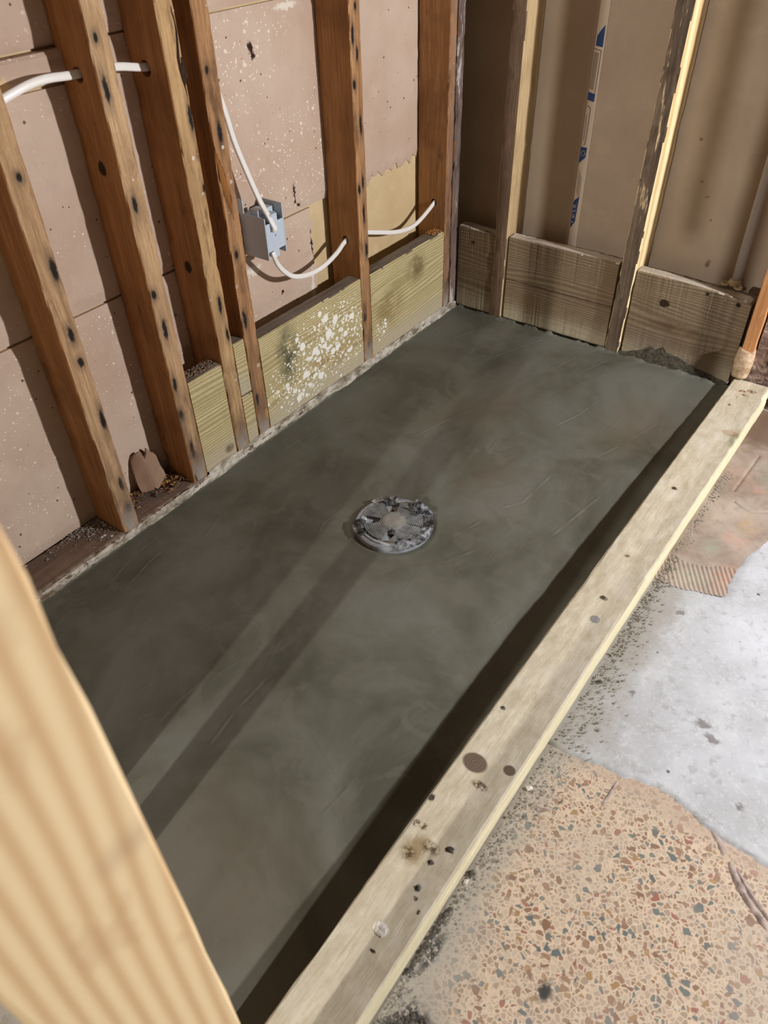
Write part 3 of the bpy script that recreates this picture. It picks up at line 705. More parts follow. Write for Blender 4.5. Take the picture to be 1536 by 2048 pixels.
BLUEP = MB('blue_tape_print', .6, .3).done(srgb(40, 66, 116)); BLACKP = MB('dark_tape_print', .6, .3).done(srgb(60, 48, 40)); GREYP = MB('faded_tape_print', .6, .3).done(srgb(150, 134, 118)); WPR = MB('white_tape_print', .6, .3).done(srgb(214, 204, 190))
tape = slab('end_tape', (.2915, .0885, .0), (.3125, .0893, 2.3), WHITEP, None, wbr)
slab('tape_lip', (.3125, .0882, .0), (.3150, .0893, 2.3), WPR, None, wbr)
def poly(name, pts, y, mat, parent):
    bm = bmesh.new(); t = .0003
    f = [bm.verts.new((x, y, z)) for x, z in pts]; b = [bm.verts.new((x, y+t, z)) for x, z in pts]
    bm.faces.new(f); bm.faces.new(b[::-1]); n = len(pts)
    for i in range(n): bm.faces.new((f[i], f[(i+1) % n], b[(i+1) % n], b[i]))
    bmesh.ops.recalc_face_normals(bm, faces=bm.faces); o = link(name, bm, mat, parent, (pts[0][0], y, pts[0][1])); return o
def stroke(name, pts, wd, y, mat, parent):
    bm = bmesh.new()
    for (x0, z0), (x1, z1) in zip(pts[:-1], pts[1:]):
        d = Vector((x1-x0, z1-z0)); d.normalize(); n = Vector((-d.y, d.x))*wd/2; e = d*wd/2
        P = [(x0-e.x+n.x, z0-e.y+n.y), (x0-e.x-n.x, z0-e.y-n.y), (x1+e.x-n.x, z1+e.y-n.y), (x1+e.x+n.x, z1+e.y+n.y)]
        f = [bm.verts.new((x, y, z)) for x, z in P]; bm.faces.new(f)
        b = [bm.verts.new((x, y+.0003, z)) for x, z in P]; bm.faces.new(b[::-1])
        for i in range(4): bm.faces.new((f[i], f[(i+1) % 4], b[(i+1) % 4], b[i]))
    bmesh.ops.recalc_face_normals(bm, faces=bm.faces)
    return link(name, bm, mat, parent, (pts[0][0], y, pts[0][1]))
yt = .0881
poly('tape_print', [(.2945, .680), (.3115, .678), (.3112, .722), (.3030, .712), (.2950, .700)], yt, BLUEP, wbr)
stroke('tape_print', [(.2935, .674), (.3095, .671), (.3080, .585)], .0013, yt, BLACKP, wbr)
poly('tape_print', [(.2930, .592), (.3035, .590), (.3055, .666), (.2935, .668)], yt, GREYP, wbr)
poly('tape_print', [(.2925, .568), (.3090, .565), (.3098, .582), (.2925, .585)], yt, BLUEP, wbr)
stroke('tape_print', [(.2940, .555), (.3010, .553), (.3030, .548), (.3025, .50), (.3015, .472), (.2990, .468)], .0014, yt, BLACKP, wbr)
stroke('tape_print', [(.2960, .535), (.2965, .48)], .0025, yt, GREYP, wbr)
poly('tape_print', [(.2925, .425), (.3075, .440), (.3085, .463), (.2925, .463)], yt, BLUEP, wbr)
c0 = (.3000, .449)   # three chasing arrows
for k in range(3):
    a0 = math.radians(90+120*k+12); a1 = math.radians(90+120*k+100)
    pts = [(c0[0]+.0048*math.cos(a0+(a1-a0)*j/4), c0[1]+.0058*math.sin(a0+(a1-a0)*j/4)) for j in range(5)]
    stroke('recycling_arrow', pts, .0013, yt-.0003, WPR, wbr)
for k in range(6): stroke('tape_print', [(.2965+.0018*k, .41-.004*k), (.2965+.0018*k, .355-.004*k)], .0007, yt, GREYP, wbr)
poly('tape_print', [(.2925, .262), (.3035, .280), (.3062, .345), (.2950, .335), (.2925, .330)], yt, BLUEP, wbr)
stroke('tape_print', [(.2945, .322), (.2985, .322), (.2985, .316), (.2945, .316), (.2945, .322)], .0014, yt-.0003, WPR, wbr)
stroke('tape_print', [(.2945, .305), (.2995, .309)], .0016, yt-.0003, WPR, wbr)
stroke('tape_print', [(.2960, .298), (.2990, .290), (.2945, .291)], .0015, yt-.0003, WPR, wbr)
stroke('tape_print', [(.2940, .278), (.2985, .279)], .0018, yt-.0003, WPR, wbr)
stroke('tape_print', [(.3020, .330), (.3010, .285)], .0007, yt-.0003, GREYP, wbr)

# ------------------------------------------------------------------ blocking between studs
PT_LO, PT_HI = srgb(166, 150, 108), srgb(214, 202, 158)
def block_extra(off, splat=None, dark=(), pale_low=True):
    def f(M, col, cw):
        z = M.sep(M.co)[2]; n = M.noise(M.co, 28, 5, .65)
        if pale_low:
            col = M.mix(M.math('MULTIPLY', M.fac(M.math('ADD', z, M.math('MULTIPLY', n, -.05)), .05, -.01), .75), col, srgb(178, 168, 146))
        for p, r, c, k in dark:
            s = M.spot(cw, (p[0]-off[0], p[1]-off[1], p[2]-off[2]), r, .6); col = M.mix(M.math('MULTIPLY', M.math('MULTIPLY', s, k), M.fac(n, .3, .6)), col, srgb(*c))
        if splat:
            msk = M.maxs([M.spot(M.co, (p[0]-off[0], p[1]-off[1], p[2]-off[2]), r, .7) for p, r in splat])
            for sc, pw, kk in ((110, 1.9, .62), (55, 3.6, .74), (210, 2.0, .55)):
                v = M.vm('ADD', M.co, M.scale(M.vm('SUBTRACT', M.noise(M.co, 120, 2, col=True), (.5,)*3), (.008,)*3))
                d = M.voro(v, sc); c = M.sep(M.voro(v, sc, out='Color'))[0]
                m = M.math('LESS_THAN', d, M.math('MULTIPLY', M.math('MULTIPLY', M.math('POWER', c, pw), kk), msk))
                col = M.mix(m, col, srgb(236, 234, 226))
        return col
    return f
def block_x(y0, y1, z1, label, seed, splat=None, dark=(), lo=PT_LO, hi=PT_HI, rings=120, knots=(), z0=.0145, x1=-.0015):
    org = ((-.0395+x1)/2, (y0+y1)/2, z0)
    m = wood('treated_pine', lo, hi, axis=1, rings=rings, ringk=.25, ring_amp=.9, seed=seed, blotch=.25, blotch_col=srgb(158, 148, 104), bump=.5, extra=block_extra(org, splat, dark), flecks=.5)
    top = wood('dusty_block_top', srgb(104, 92, 82), srgb(140, 128, 116), axis=1, seed=seed+3, dirt=.4)
    return lumber('blocking_board', (-.0395, y0, z0), (x1, y1, z1), 1, [m, top], label, 'blocking', face_mat=[(2, 1, 1)], seg=60, rag=.0010, seed=seed, bev=.0025)
block_x(-1.0025, -.9115, .2425, 'yellowish pine blocking with crumbs on top, between second and third brown studs', 31, rings=115, dark=[((0, -.93, .04), (.02, .012, .01), (90, 70, 50), .8)])
block_x(-.8705, -.8395, .268, 'narrow offcut of pine blocking wedged between the two close brown studs', 32, z0=.1405, rings=100)
block_x(-.8705, -.8395, .1385, 'narrow lower offcut of pine blocking between the two close brown studs', 33, rings=100)
block_x(-.7985, -.4400, .2475, 'yellow pine blocking board splashed with white paint below the grey box', 34, rings=135,
        splat=[((0, -.60, .145), (.06, .12, .09)), ((0, -.52, .13), (.06, .10, .09)), ((0, -.66, .08), (.05, .12, .06)), ((0, -.74, .10), (.05, .05, .05))], dark=[((0, -.715, .175), (.03, .032, .060), (84, 84, 62), 1.0), ((0, -.55, .10), (.03, .08, .014), (150, 112, 60), .6)])
block_x(-.4010, -.0675, .2425, 'pale yellow pine blocking with brown stains, between nail-holed stud and corner', 35, rings=115,
        dark=[((0, -.20, .19), (.02, .04, .035), (104, 84, 52), .8), ((0, -.33, .13), (.02, .06, .05), (124, 104, 60), .6)], splat=[((0, -.36, .08), (.04, .03, .03))])
def block_y(x0, x1, z1, label, seed, knots=(), dark=(), seam=None, sag=0.0, lo=srgb(118, 102, 82), hi=srgb(160, 144, 118), y0=0.003):
    org = ((x0+x1)/2, y0+.019, .002)
    def ex(M, col, cw):
        col = block_extra(org, None, dark, True)(M, col, cw)
        if seam is not None:
            z = M.sep(cw)[2]; s = M.fac(M.math('ABSOLUTE', M.math('SUBTRACT', z, seam)), .0025, .0008); col = M.mix(M.math('MULTIPLY', s, .8), col, srgb(56, 42, 32))
        return col
    m = wood('old_block_pine', lo, hi, axis=0, rings=105, ringk=.22, ring_amp=1.0, seed=seed, blotch=.45, blotch_col=srgb(116, 92, 66), bump=.5, extra=ex, flecks=.25,
             knots=[((k[0]-org[0], y0-org[1], k[1]-org[2]), (k[2], .02, k[2]*.8)) for k in knots])
    top = wood('pale_block_top', srgb(168, 158, 144), srgb(204, 194, 180), axis=0, seed=seed+3, dirt=.3)  # paler wood tone for the upward face
    def shp(q, t):
        q = q.copy()
        if q.z > .1: q.z -= sag*t*t+ (.008*max(0, (t-.94)/.06)**2 if sag else 0)
        return q
    return lumber('blocking_board', (x0, y0, .002), (x1, y0+.038, z1), 0, [m, top], label, 'blocking', face_mat=[(2, 1, 1)], seg=60, rag=.0012, seed=seed, shape=shp, bev=.003)
block_y(.0035, .1165, .237, 'short grey-brown blocking board in the inner corner of the back wall', 41, dark=[((.05, 0, .199), (.006, .03, .006), (60, 44, 30), .9)], knots=[(.048, .199, .004)])
block_y(.1610, .4715, .237, 'long brown blocking board with a horizontal crack, between the two back wall studs', 42, seam=.118, y0=.004, dark=[((.25, 0, .06), (.05, .03, .03), (120, 96, 62), .6)])
block_y(.5205, .8000, .231, 'brown blocking board with one dark round knot and mortar-stained bottom', 43, knots=[(.603, .166, .0125), (.697, .215, .005), (.772, .207, .006)], sag=.010,
        dark=[((.66, 0, .04), (.13, .03, .045), (116, 100, 88), .7), ((.66, 0, .11), (.08, .03, .012), (92, 72, 52), .8)])

# ------------------------------------------------------------------ curb: stacked flat boards
def curb_extra(M, col, cw):
    o = (.8575, -.873, -.003)
    P = lambda x, y: (x-o[0], y-o[1], .033)
    sp = lambda x, y, rx, ry, soft=.35: M.spot(cw, P(x, y), (rx, ry, .02), soft)
    def put(c, L, k=1.0):
        nonlocal col
        col = M.mix(M.math('MULTIPLY', M.maxs(L), k), col, srgb(*c))
    put((128, 126, 130), [M.spot(M.co, P(.864, -.917), (.0085, .0085, .02), .12)], .95)
    fine = M.fac(M.noise(M.co, 200, 3), .40, .52)
    def putf(c, L, k=1.0):
        nonlocal col
        col = M.mix(M.math('MULTIPLY', M.math('MULTIPLY', M.maxs(L), fine), k), col, srgb(*c))
    put((140, 120, 86), [sp(.842, -1.425, .018, .020, .5)], .85)
    putf((86, 68, 48), [sp(.855, -1.412, .012, .008, .5), sp(.835, -1.435, .010, .008, .5), sp(.862, -1.297, .012, .006), sp(.820, -1.395, .005, .005), sp(.831, -1.393, .006, .005)])
    put((44, 34, 28), [sp(.878, -1.400, .006, .0035, .2), sp(.866, -1.429, .0045, .003, .2), sp(.871, -1.466, .004, .005, .3), sp(.876, -1.478, .003, .003), sp(.816, -1.352, .004, .006), sp(.824, -1.165, .004, .004), sp(.888, -1.49, .0025, .003), sp(.868, -1.56, .004, .0022)])
    put((228, 222, 216), [sp(.862, -1.533, .010, .008, .15)])
    put((92, 82, 70), [sp(.858, -.863, .0055, .0045, .3), sp(.850, -.500, .0045, .004, .3), sp(.848, -.74, .005, .004, .5)], .8)
    put((158, 126, 84), [sp(.880, -.243, .018, .012, .3)], .7)
    put((128, 122, 96), [sp(.893, -.262, .009, .03, .4)], .7)
    putf((120, 84, 56), [sp(.845, -.055, .012, .006, .3), sp(.858, -.070, .008, .006, .3), sp(.868, -.045, .01, .008), sp(.848, -.085, .004, .004), sp(.84, -.13, .004, .005)])
    n9 = M.noise(M.scale(M.co, (1, .35, 1)), 60, 5, .7); n8 = M.noise(M.co, 18, 4, .6)
    col = M.mix(M.math('MULTIPLY', M.fac(n9, .50, .64), .30), col, srgb(232, 226, 208))
    col = M.mix(M.math('MULTIPLY', M.fac(n9, .50, .36), .35), col, srgb(160, 146, 118))
    col = M.mix(M.math('MULTIPLY', M.fac(n8, .52, .66), .35), col, srgb(206, 200, 190))
    put((112, 98, 84), [M.spot(M.co, P(.838, -1.270), (.019, .0155, .02), .12), M.spot(M.co, P(.885, -1.252), (.009, .0085, .02), .15)], 1.0)
    for cx_, cy_, q in ((.838, -1.270, 1.0), (.885, -1.252, .5)):
        dv = M.scale(M.vm('SUBTRACT', cw, P(cx_, cy_)), (1/.019/q, 1/.0155/q, 0)); rr = M.vm('LENGTH', dv)
        rg = M.math('MULTIPLY', M.math('MULTIPLY_ADD', M.math('SINE', M.math('MULTIPLY', rr, 26)), .5, .5), M.fac(rr, 1.0, .85))
        col = M.mix(M.math('MULTIPLY', rg, .7), col, srgb(84, 70, 58))
    # light freckles of cement
    v = M.voro(M.co, 55); c = M.sep(M.voro(M.co, 55, out='Color'))[2]
    m = M.math('LESS_THAN', v, M.math('MULTIPLY', M.math('POWER', c, 7.0), .16)); col = M.mix(M.math('MULTIPLY', m, .7), col, srgb(92, 80, 60))
    return col
CURB = wood('curb_pine', srgb(192, 183, 162), srgb(218, 211, 192), axis=1, rings=26, ringk=.13, ring_amp=1.6, seed=51, blotch=.3, blotch_col=srgb(196, 184, 160), bump=.45, extra=curb_extra, flecks=0, streak=34)
CURBS = wood('curb_edge_pine', srgb(210, 198, 160), srgb(236, 228, 196), axis=1, seed=52, blotch=.2, bump=.3)
def curb_shape(q, t):
    q = q.copy(); k = 4*t*(1-t)
    q.x += -.0035*k
    if q.x > .88 and q.z > .02 and t > .965: q.x -= .004
    return q
curb = empty('curb', (.8575, -.873, FZ), 'long pale pine curb board laid flat along the shower opening', 'curb')
lumber('top_board', (.813, -1.742, -.003), (.902, -.004, .0300), 1, [CURB, CURBS], None, None, curb, seg=120, rag=.0009, bev=.003, face_mat=[(0, 1, 1)], seed=61, shape=curb_shape)
lumber('bottom_board', (.8145, -1.742, FZ), (.9005, -.004, -.0040), 1, [CURBS], None, None, curb, seg=80, rag=.0009, bev=.003, seed=62, shape=curb_shape)
SCREW = MB('screw_steel', .4, .5); SCREW.b.inputs['Metallic'].default_value = .8; SCREW = SCREW.done(srgb(120, 112, 104))
for (x, y) in [(.8545, -.863), (.8475, -.500)]:
    bm = bmesh.new(); bmesh.ops.create_cone(bm, cap_ends=True, segments=16, radius1=.0035, radius2=.0042, depth=.0016)
    bmesh.ops.translate(bm, verts=bm.verts, vec=(x, y, .0302)); link('screw_head', bm, SCREW, curb, (x, y, .0302))

# ------------------------------------------------------------------ foreground post
def post_extra(M, col, cw):
    o = M.sep(M.co); z = o[2]; y = o[1]
    # broad flame figure
    n = M.noise(M.scale(M.co, (1, 1, .25)), 7, 1.5, .4)
    ph = M.math('ADD', M.math('MULTIPLY', y, 175), M.math('ADD', M.math('MULTIPLY', n, 9.0), M.math('MULTIPLY', M.math('MULTIPLY', z, z), -2.5)))
    sn = M.math('MULTIPLY_ADD', M.math('SINE', M.math('MULTIPLY', ph, 2.6)), .5, .5)
    col = M.mix(M.math('MULTIPLY', M.math('POWER', sn, 1.4), .85), srgb(232, 208, 166), srgb(204, 170, 126))
    b = M.fac(M.noise(M.scale(M.co, (1, 1, .5)), 26, 3, .6), .56, .72)
    col = M.mix(M.math('MULTIPLY', b, .25), col, srgb(176, 134, 96))
    g = M.maxs([M.spot(cw, (0.019, .030, .72), (.03, .014, .010), .9), M.spot(cw, (0.019, .036, .36), (.03, .008, .012), .9)])
    return M.mix(M.math('MULTIPLY', g, .3), col, srgb(150, 124, 104))
POST = wood('post_pine', srgb(214, 178, 128), srgb(236, 206, 158), seed=71, bump=.1, extra=post_extra)
lumber('opening_post', (.8575, -1.8330, FZ), (.8955, -1.7430, 2.3), 2, [POST], 'large blurred pale pine post closest to the camera, at the near end of the curb', 'post', seg=60, rag=.0005, seed=71, bev=.003)
# near end wall framing behind that post
lumber('wall_stud', (.765, -1.765, -.035), (.803, -1.7445, 2.3), 2, [POST], 'pine stud hidden behind the blurred foreground post', 'stud', seg=20, seed=72)
NEAR = board_mat('near_wall_board', srgb(180, 160, 130), srgb(196, 176, 148), seed=12)
slab('wall_near', (-.099, -1.775, -.035), (.450, -1.7625, 2.3), NEAR, 'structure')
lumber('wall_stud', (.502, -1.803, -.035), (.549, -1.764, 2.3), 2, [PALES], 'pale stud of the near end wall, behind the foreground post', 'stud', seg=20, seed=73)

# ------------------------------------------------------------------ electrical box and cables
BOXM = MB('grey_blue_pvc', .45, .4); BOXM = BOXM.done(BOXM.mix(BOXM.noise(BOXM.co, 40, 3), srgb(178, 190, 206), srgb(194, 206, 220)))
def bx(bm, a, b, bevel=.0008):
    g = bmesh.ops.create_cube(bm, size=1)
    for v in g['verts']: v.co = Vector([a[i] if v.co[i] < 0 else b[i] for i in range(3)])
    if bevel: bmesh.ops.bevel(bm, geom=list({e for v in g['verts'] for e in v.link_edges}), offset=bevel, segments=1, affect='EDGES')
box = empty('electrical_box', (-.089, -.74, .39), 'light grey plastic electrical box fixed to the lath board beside a dark stud', 'electrical box')
by0, by1, bz0, bz1, xb, xf = -.768, -.664, .392, .492, -.0885, -.020
by0 = -.716
# hollow body: four walls and a back facing the room, corners notched for the clamps
bm = bmesh.new(); bx(bm, (xb, by0-.003, bz0-.004), (xf+.001, by0, bz1-.016)); side = link('side_wall', bm, BOXM, box, (xb, by0, bz0))
bm = bmesh.new(); bx(bm, (xb, by1, bz0-.002), (xf, by1+.003, bz1)); link('side_wall', bm, BOXM, box, (xb, by1, bz0))
bm = bmesh.new(); bx(bm, (xb, by0, bz1-.022), (xf-.018, by1, bz1-.019)); link('top_wall', bm, BOXM, box, (xb, by0, bz1))
bm = bmesh.new(); bx(bm, (xb, by0, bz0+.010), (xf-.016, by1, bz0+.013)); link('bottom_wall', bm, BOXM, box, (xb, by0, bz0))
bm = bmesh.new(); bx(bm, (xf-.003, by0, bz0+.012), (xf, by1, bz1-.030)); back = link('back_plate', bm, BOXM, box, (xf, by0, bz0))
bm = bmesh.new(); bx(bm, (xf-.020, by0+.016, bz1-.031), (xf, by1-.016, bz1-.014)); link('cable_clamp', bm, BOXM, box, (xf, -.69, bz1)); bm = bmesh.new(); bx(bm, (xf-.020, by0+.016, bz0-.004), (xf-.001, by1-.018, bz0+.013)); link('cable_clamp', bm, BOXM, box, (xf, -.69, bz1))
bm = bmesh.new(); bx(bm, (xf-.045, by0+.004, bz1-.020), (xf-.022, by0+.026, bz1-.006)); bx(bm, (xf-.045, by1-.02, bz1-.020), (xf-.022, by1-.004, bz1-.008)); link('clamp_shoulder', bm, BOXM, box, (xf, -.69, bz1))
bm = bmesh.new(); bx(bm, (xb, by0-.012, bz1-.012), (xb+.022, by0-.009, bz1+.016)); link('mounting_ear', bm, BOXM, box, (xb, by0, bz1))
bm = bmesh.new(); g = bmesh.ops.create_cone(bm, cap_ends=True, segments=16, radius1=.0026, radius2=.0022, depth=.003); bmesh.ops.rotate(bm, verts=bm.verts, matrix=Matrix.Rotation(math.pi/2, 3, 'Y')); bmesh.ops.translate(bm, verts=bm.verts, vec=(xf+.001, -.690, .435))
link('moulded_boss', bm, BOXM, box, (xf, -.69, .435))
bm = bmesh.new(); bx(bm, (xf-.0005, by0+.016, bz0+.020), (xf+.0008, by1-.006, bz0+.0225)); link('moulded_rib', bm, BOXM, box, (xf, -.69, .41))
CAB = MB('white_cable_sheath', .35, .45); CAB = CAB.done(srgb(232, 230, 226))
CPR = MB('cable_print', .5, .3); CPR = CPR.done(srgb(120, 112, 106))
tube('power_cable', [(-.05, -1.60, .735), (-.050, -1.42, .742), (-.046, -1.27, .757), (-.044, -1.163, .786), (-.045, -1.107, .795), (-.046, -1.053, .792), (-.048, -.975, .789), (-.052, -.910, .777), (-.052, -.86, .775), (-.05, -.82, .772)],
     .0062, .0030, CAB, flatdir=(1, 0, .2), label='flat white cable passing through the drilled holes of the left studs', cat='cable', ridges=True)
tube('power_cable', [(-.062, -.800, .775), (-.060, -.765, .735), (-.058, -.747, .680), (-.056, -.735, .622), (-.050, -.718, .560), (-.040, -.704, .505), (-.024, -.700, .474), (-.015, -.6965, .452), (-.0165, -.6975, .446)],
     .0062, .0036, CAB, flatdir=(1, .1, .2), label='white cable running down into the top of the grey electrical box', cat='cable', ridges=True)
tube('power_cable', [(-.022, -.703, .402), (-.020, -.702, .392), (-.026, -.690, .372), (-.030, -.668, .345), (-.032, -.635, .320), (-.032, -.585, .307), (-.034, -.530, .307), (-.037, -.480, .318), (-.041, -.445, .331), (-.042, -.41, .336)],
     .0056, .0034, CAB, flatdir=(1, 0, .2), label='white cable looping from the bottom of the grey box to the nail-holed stud', cat='cable', ridges=True)
tube('power_cable', [(-.042, -.405, .338), (-.048, -.365, .327), (-.050, -.300, .305), (-.050, -.228, .282), (-.050, -.165, .271), (-.048, -.125, .276), (-.042, -.085, .296), (-.038, -.060, .312), (-.038, -.04, .318)],
     .0056, .0034, CAB, flatdir=(1, 0, .2), label='white cable drooping between the nail-holed stud and the corner stud', cat='cable', ridges=True)

# ------------------------------------------------------------------ conduit on the right
PIPE = MB('painted_conduit', .4, .4); PIPE = PIPE.done(PIPE.mix(PIPE.noise(PIPE.co, 30, 3), srgb(176, 170, 168), srgb(192, 186, 182)))
BRASS = MB('clamp_metal', .5, .5); BRASS = BRASS.done(BRASS.mix(BRASS.noise(BRASS.co, 60, 3), srgb(176, 160, 128), srgb(206, 194, 164)))
pipe = empty('conduit_pipe', (.741, .055, .236), 'white painted conduit rising behind the right end of the back blocking', 'pipe')
tube('pipe', [(.741, .055, .20), (.741, .055, .6), (.741, .055, 1.2), (.741, .055, 2.3)], .0105, .0105, PIPE, pipe, nseg=24, sub=2, flatdir=(0, 1, 0))
def ring_ear(cx, cy, cz, r0, r1, h):
    bm = bmesh.new(); n = 24; R = []
    for k in range(n):
        a = 2*math.pi*k/n
        R.append([bm.verts.new((cx+r*math.cos(a), cy+r*math.sin(a), z)) for r, z in ((r0, cz+h), (r1, cz+h), (r1, cz), (r0, cz))])
    for k in range(n):
        for j in range(4): bm.faces.new((R[k][j], R[k][(j+1) % 4], R[(k+1) % n][(j+1) % 4], R[(k+1) % n][j]))
    bmesh.ops.recalc_face_normals(bm, faces=bm.faces); return bm
link('clamp_ear', ring_ear(.7215, .040, .2330, .0052, .0100, .004), BRASS, pipe, (.7215, .040, .233))
link('clamp_ear', ring_ear(.7535, .036, .2310, .0052, .0100, .004), BRASS, pipe, (.7535, .036, .231))
bm = bmesh.new(); bmesh.ops.create_cone(bm, cap_ends=True, segments=24, radius1=.017, radius2=.0112, depth=.012); bmesh.ops.translate(bm, verts=bm.verts, vec=(.740, .052, .239)); link('clamp_collar', bm, BRASS, pipe, (.74, .052, .239), smooth=False)

# ------------------------------------------------------------------ drain
DC = Vector((.419, -.893, -.004))
def gm(name, lo, hi, rough=.55, sc=90): 
    M = MB(name, rough, .4); return M.done(M.ramp(M.noise(M.co, sc, 4, .65), [(.35, lo), (.65, hi)]))
DG = gm('grey_pvc_flange', srgb(120, 124, 130), srgb(150, 154, 162)); DL = gm('dusty_light_pvc', srgb(150, 154, 158), srgb(178, 182, 186))
DP = MB('grooved_grey_plate', .6, .35)
_d = DP.vm('LENGTH', DP.scale(DP.co, (1, 1, 0))); _s = DP.math('SINE', DP.math('MULTIPLY', _d, 1500))
_c = DP.ramp(DP.noise(DP.co, 70, 4, .6), [(.35, srgb(92, 96, 98)), (.65, srgb(132, 135, 136))])
_dust = DP.fac(DP.math('ADD', _d, DP.math('MULTIPLY', DP.noise(DP.co, 60, 3), .02)), .042, .022)
_c = DP.mix(DP.math('MULTIPLY', _dust, .6), _c, srgb(168, 164, 152)); DP.bump(DP.math('MULTIPLY', _s, DP.fac(_d, .018, .026)), .5, .001); DP = DP.done(_c)
DK = MB('drain_hole_dark', .7, .2).done(srgb(22, 20, 18))
FILM = MB('crumpled_plastic_film', .12, .7); FILM = FILM.done(FILM.ramp(FILM.noise(FILM.co, 45, 4, .7), [(.40, srgb(34, 33, 32)), (.5, srgb(92, 94, 98)), (.62, srgb(150, 154, 162))]))
drain = empty('shower_drain', tuple(DC), 'round grey plastic shower drain flange with tape and film set in the wet mortar', 'drain')
def lathe(prof, mat, name, segs=64, jit=0.0, z=0):
    bm = bmesh.new(); R = []
    for k in range(segs):
        a = 2*math.pi*k/segs
        R.append([bm.verts.new((DC.x+(r+jit*nz(a, r, 0, 3))*math.cos(a), DC.y+(r+jit*nz(a, r, 0, 3))*math.sin(a), DC.z+h+z)) for r, h in prof])
    for k in range(segs):
        for j in range(len(prof)-1): bm.faces.new((R[k][j], R[k][j+1], R[(k+1) % segs][j+1], R[(k+1) % segs][j]))
    if prof[0][0] < .004: bm.faces.new([r[0] for r in R])
    bmesh.ops.recalc_face_normals(bm, faces=bm.faces)
    o = link(name, bm, mat, drain, tuple(DC), smooth=False); return o
lathe([(.060, -.02), (.060, .008), (.0635, .010), (.074, .0105), (.0775, .0095), (.0790, .006), (.0790, -.02)], DG, 'flange_ring', jit=.0006)
lathe([(.002, .0075), (.056, .0075), (.060, .0120), (.0655, .0130), (.0675, .0125), (.0685, .0095), (.0685, .004)], DL, 'inner_disc', jit=.0005)
def petal(ang, half, r0, r1, z):
    bm = bmesh.new(); n = 12; rows = []
    for i in range(n+1):
        a = ang-half+2*half*i/n
        rows.append([bm.verts.new((DC.x+r*math.cos(a)*1.0, DC.y+r*math.sin(a), DC.z+z+.0008*nz(a, r*40, 0, 2))) for r in np.linspace(r0, r1+.0015*nz(a, 3, 0, 6), 7)])
    for i in range(n):
        for j in range(6): bm.faces.new((rows[i][j], rows[i][j+1], rows[i+1][j+1], rows[i+1][j]))
    ext = bmesh.ops.extrude_face_region(bm, geom=bm.faces[:])
    for v in [g for g in ext['geom'] if isinstance(g, bmesh.types.BMVert)]: v.co.z -= .0025
    bmesh.ops.recalc_face_normals(bm, faces=bm.faces)
    return link('cross_petal', bm, DP, drain, tuple(DC))
for a, h in ((-107, 30), (-17, 31), (172, 27), (86, 25), (38, 20)):
    petal(math.radians(a), math.radians(h), .010, .0605, .0162)
lathe([(.002, .0178), (.016, .0178), (.024, .0172), (.0275, .0160), (.0275, .0100)], DP, 'centre_hub', segs=28, jit=.006)
for a, r in ((-62, .036), (35+20, .034), (128, .034), (-145, .040), (10, .030), (150, .052)):
    a = math.radians(a); bm = bmesh.new(); c = Vector((DC.x+r*math.cos(a), DC.y+r*math.sin(a), DC.z+.0080))
    vs_ = [bm.verts.new(c+Vector((.0085*math.cos(a+t)*s, .0085*math.sin(a+t)*s, 0))) for t, s in ((0, 1.0), (1.9, .75), (3.14, .3), (4.4, .75))]
    f = bm.faces.new(vs_); e = bmesh.ops.extrude_face_region(bm, geom=[f])
    for v in [g for g in e['geom'] if isinstance(g, bmesh.types.BMVert)]: v.co.z += .0012
    bmesh.ops.recalc_face_normals(bm, faces=bm.faces); link('weep_slot', bm, DK, drain, tuple(c))
def film(a0, a1, r0, r1, h, seed, name='plastic_film', mat=None):
    bm = bmesh.new(); n, m = 9, 3; rows = []
    for i in range(n+1):
        a = math.radians(a0+(a1-a0)*i/n); row = []
        for j in range(m+1):
            r = r0+(r1-r0)*j/m+.003*nz(a, j*.3, 0, 4, seed)
            t = math.sin(math.pi*j/m)
            row.append(bm.verts.new((DC.x+r*math.cos(a), DC.y+r*math.sin(a), DC.z+.012+h*max(0, t*(.45+1.6*nz(a*3, j*.5, 1, 2.2, seed)))+.0015*nz(a*5, j, 0, 3, seed))))
        rows.append(row)
    for i in range(n):
        for j in range(m): bm.faces.new((rows[i][j], rows[i][j+1], rows[i+1][j+1], rows[i+1][j]))
    e = bmesh.ops.extrude_face_region(bm, geom=bm.faces[:])
    for v in [g for g in e['geom'] if isinstance(g, bmesh.types.BMVert)]: v.co.z -= .0006
    bmesh.ops.recalc_face_normals(bm, faces=bm.faces)
    return link(name, bm, mat or FILM, drain, tuple(DC))
film(-52, 0, .052, .083, .012, 2.0); film(0, 50, .060, .082, .008, 6.1); film(50, 85, .044, .084, .022, 4.0); film(-150, -112, .056, .082, .008, 8.0); film(118, 160, .052, .081, .008, 3.3)

# ------------------------------------------------------------------ debris
GRIT = MB('cement_grit', .9, .15); GRIT = GRIT.done(GRIT.ramp(GRIT.noise(GRIT.co, 220, 2), [(.35, srgb(104, 100, 92)), (.5, srgb(138, 133, 123)), (.65, srgb(170, 164, 154))]))
bm = bmesh.new(); r = random.Random(5)
for k in range(2400):
    y = -1.66+1.36*r.random(); d = abs(r.gauss(0, 1))*(.009+.02*math.exp(-((y+1.08)/.25)**2)); x = .9035+d
    s = .0007+.0016*r.random()**3
    g = bmesh.ops.create_icosphere(bm, subdivisions=1, radius=s)
    for v in g['verts']: v.co = Vector((v.co.x*r.uniform(.7, 1.3)+x, v.co.y*r.uniform(.7, 1.3)+y, v.co.z*.7+FZ+.0045*(y > -1.13)+s*.5))
tag(link('cement_grit', bm, GRIT, None, (.92, -1.0, FZ)), 'grey cement grit scattered along the outer foot of the curb', 'debris', kind='stuff')
bm = bmesh.new()
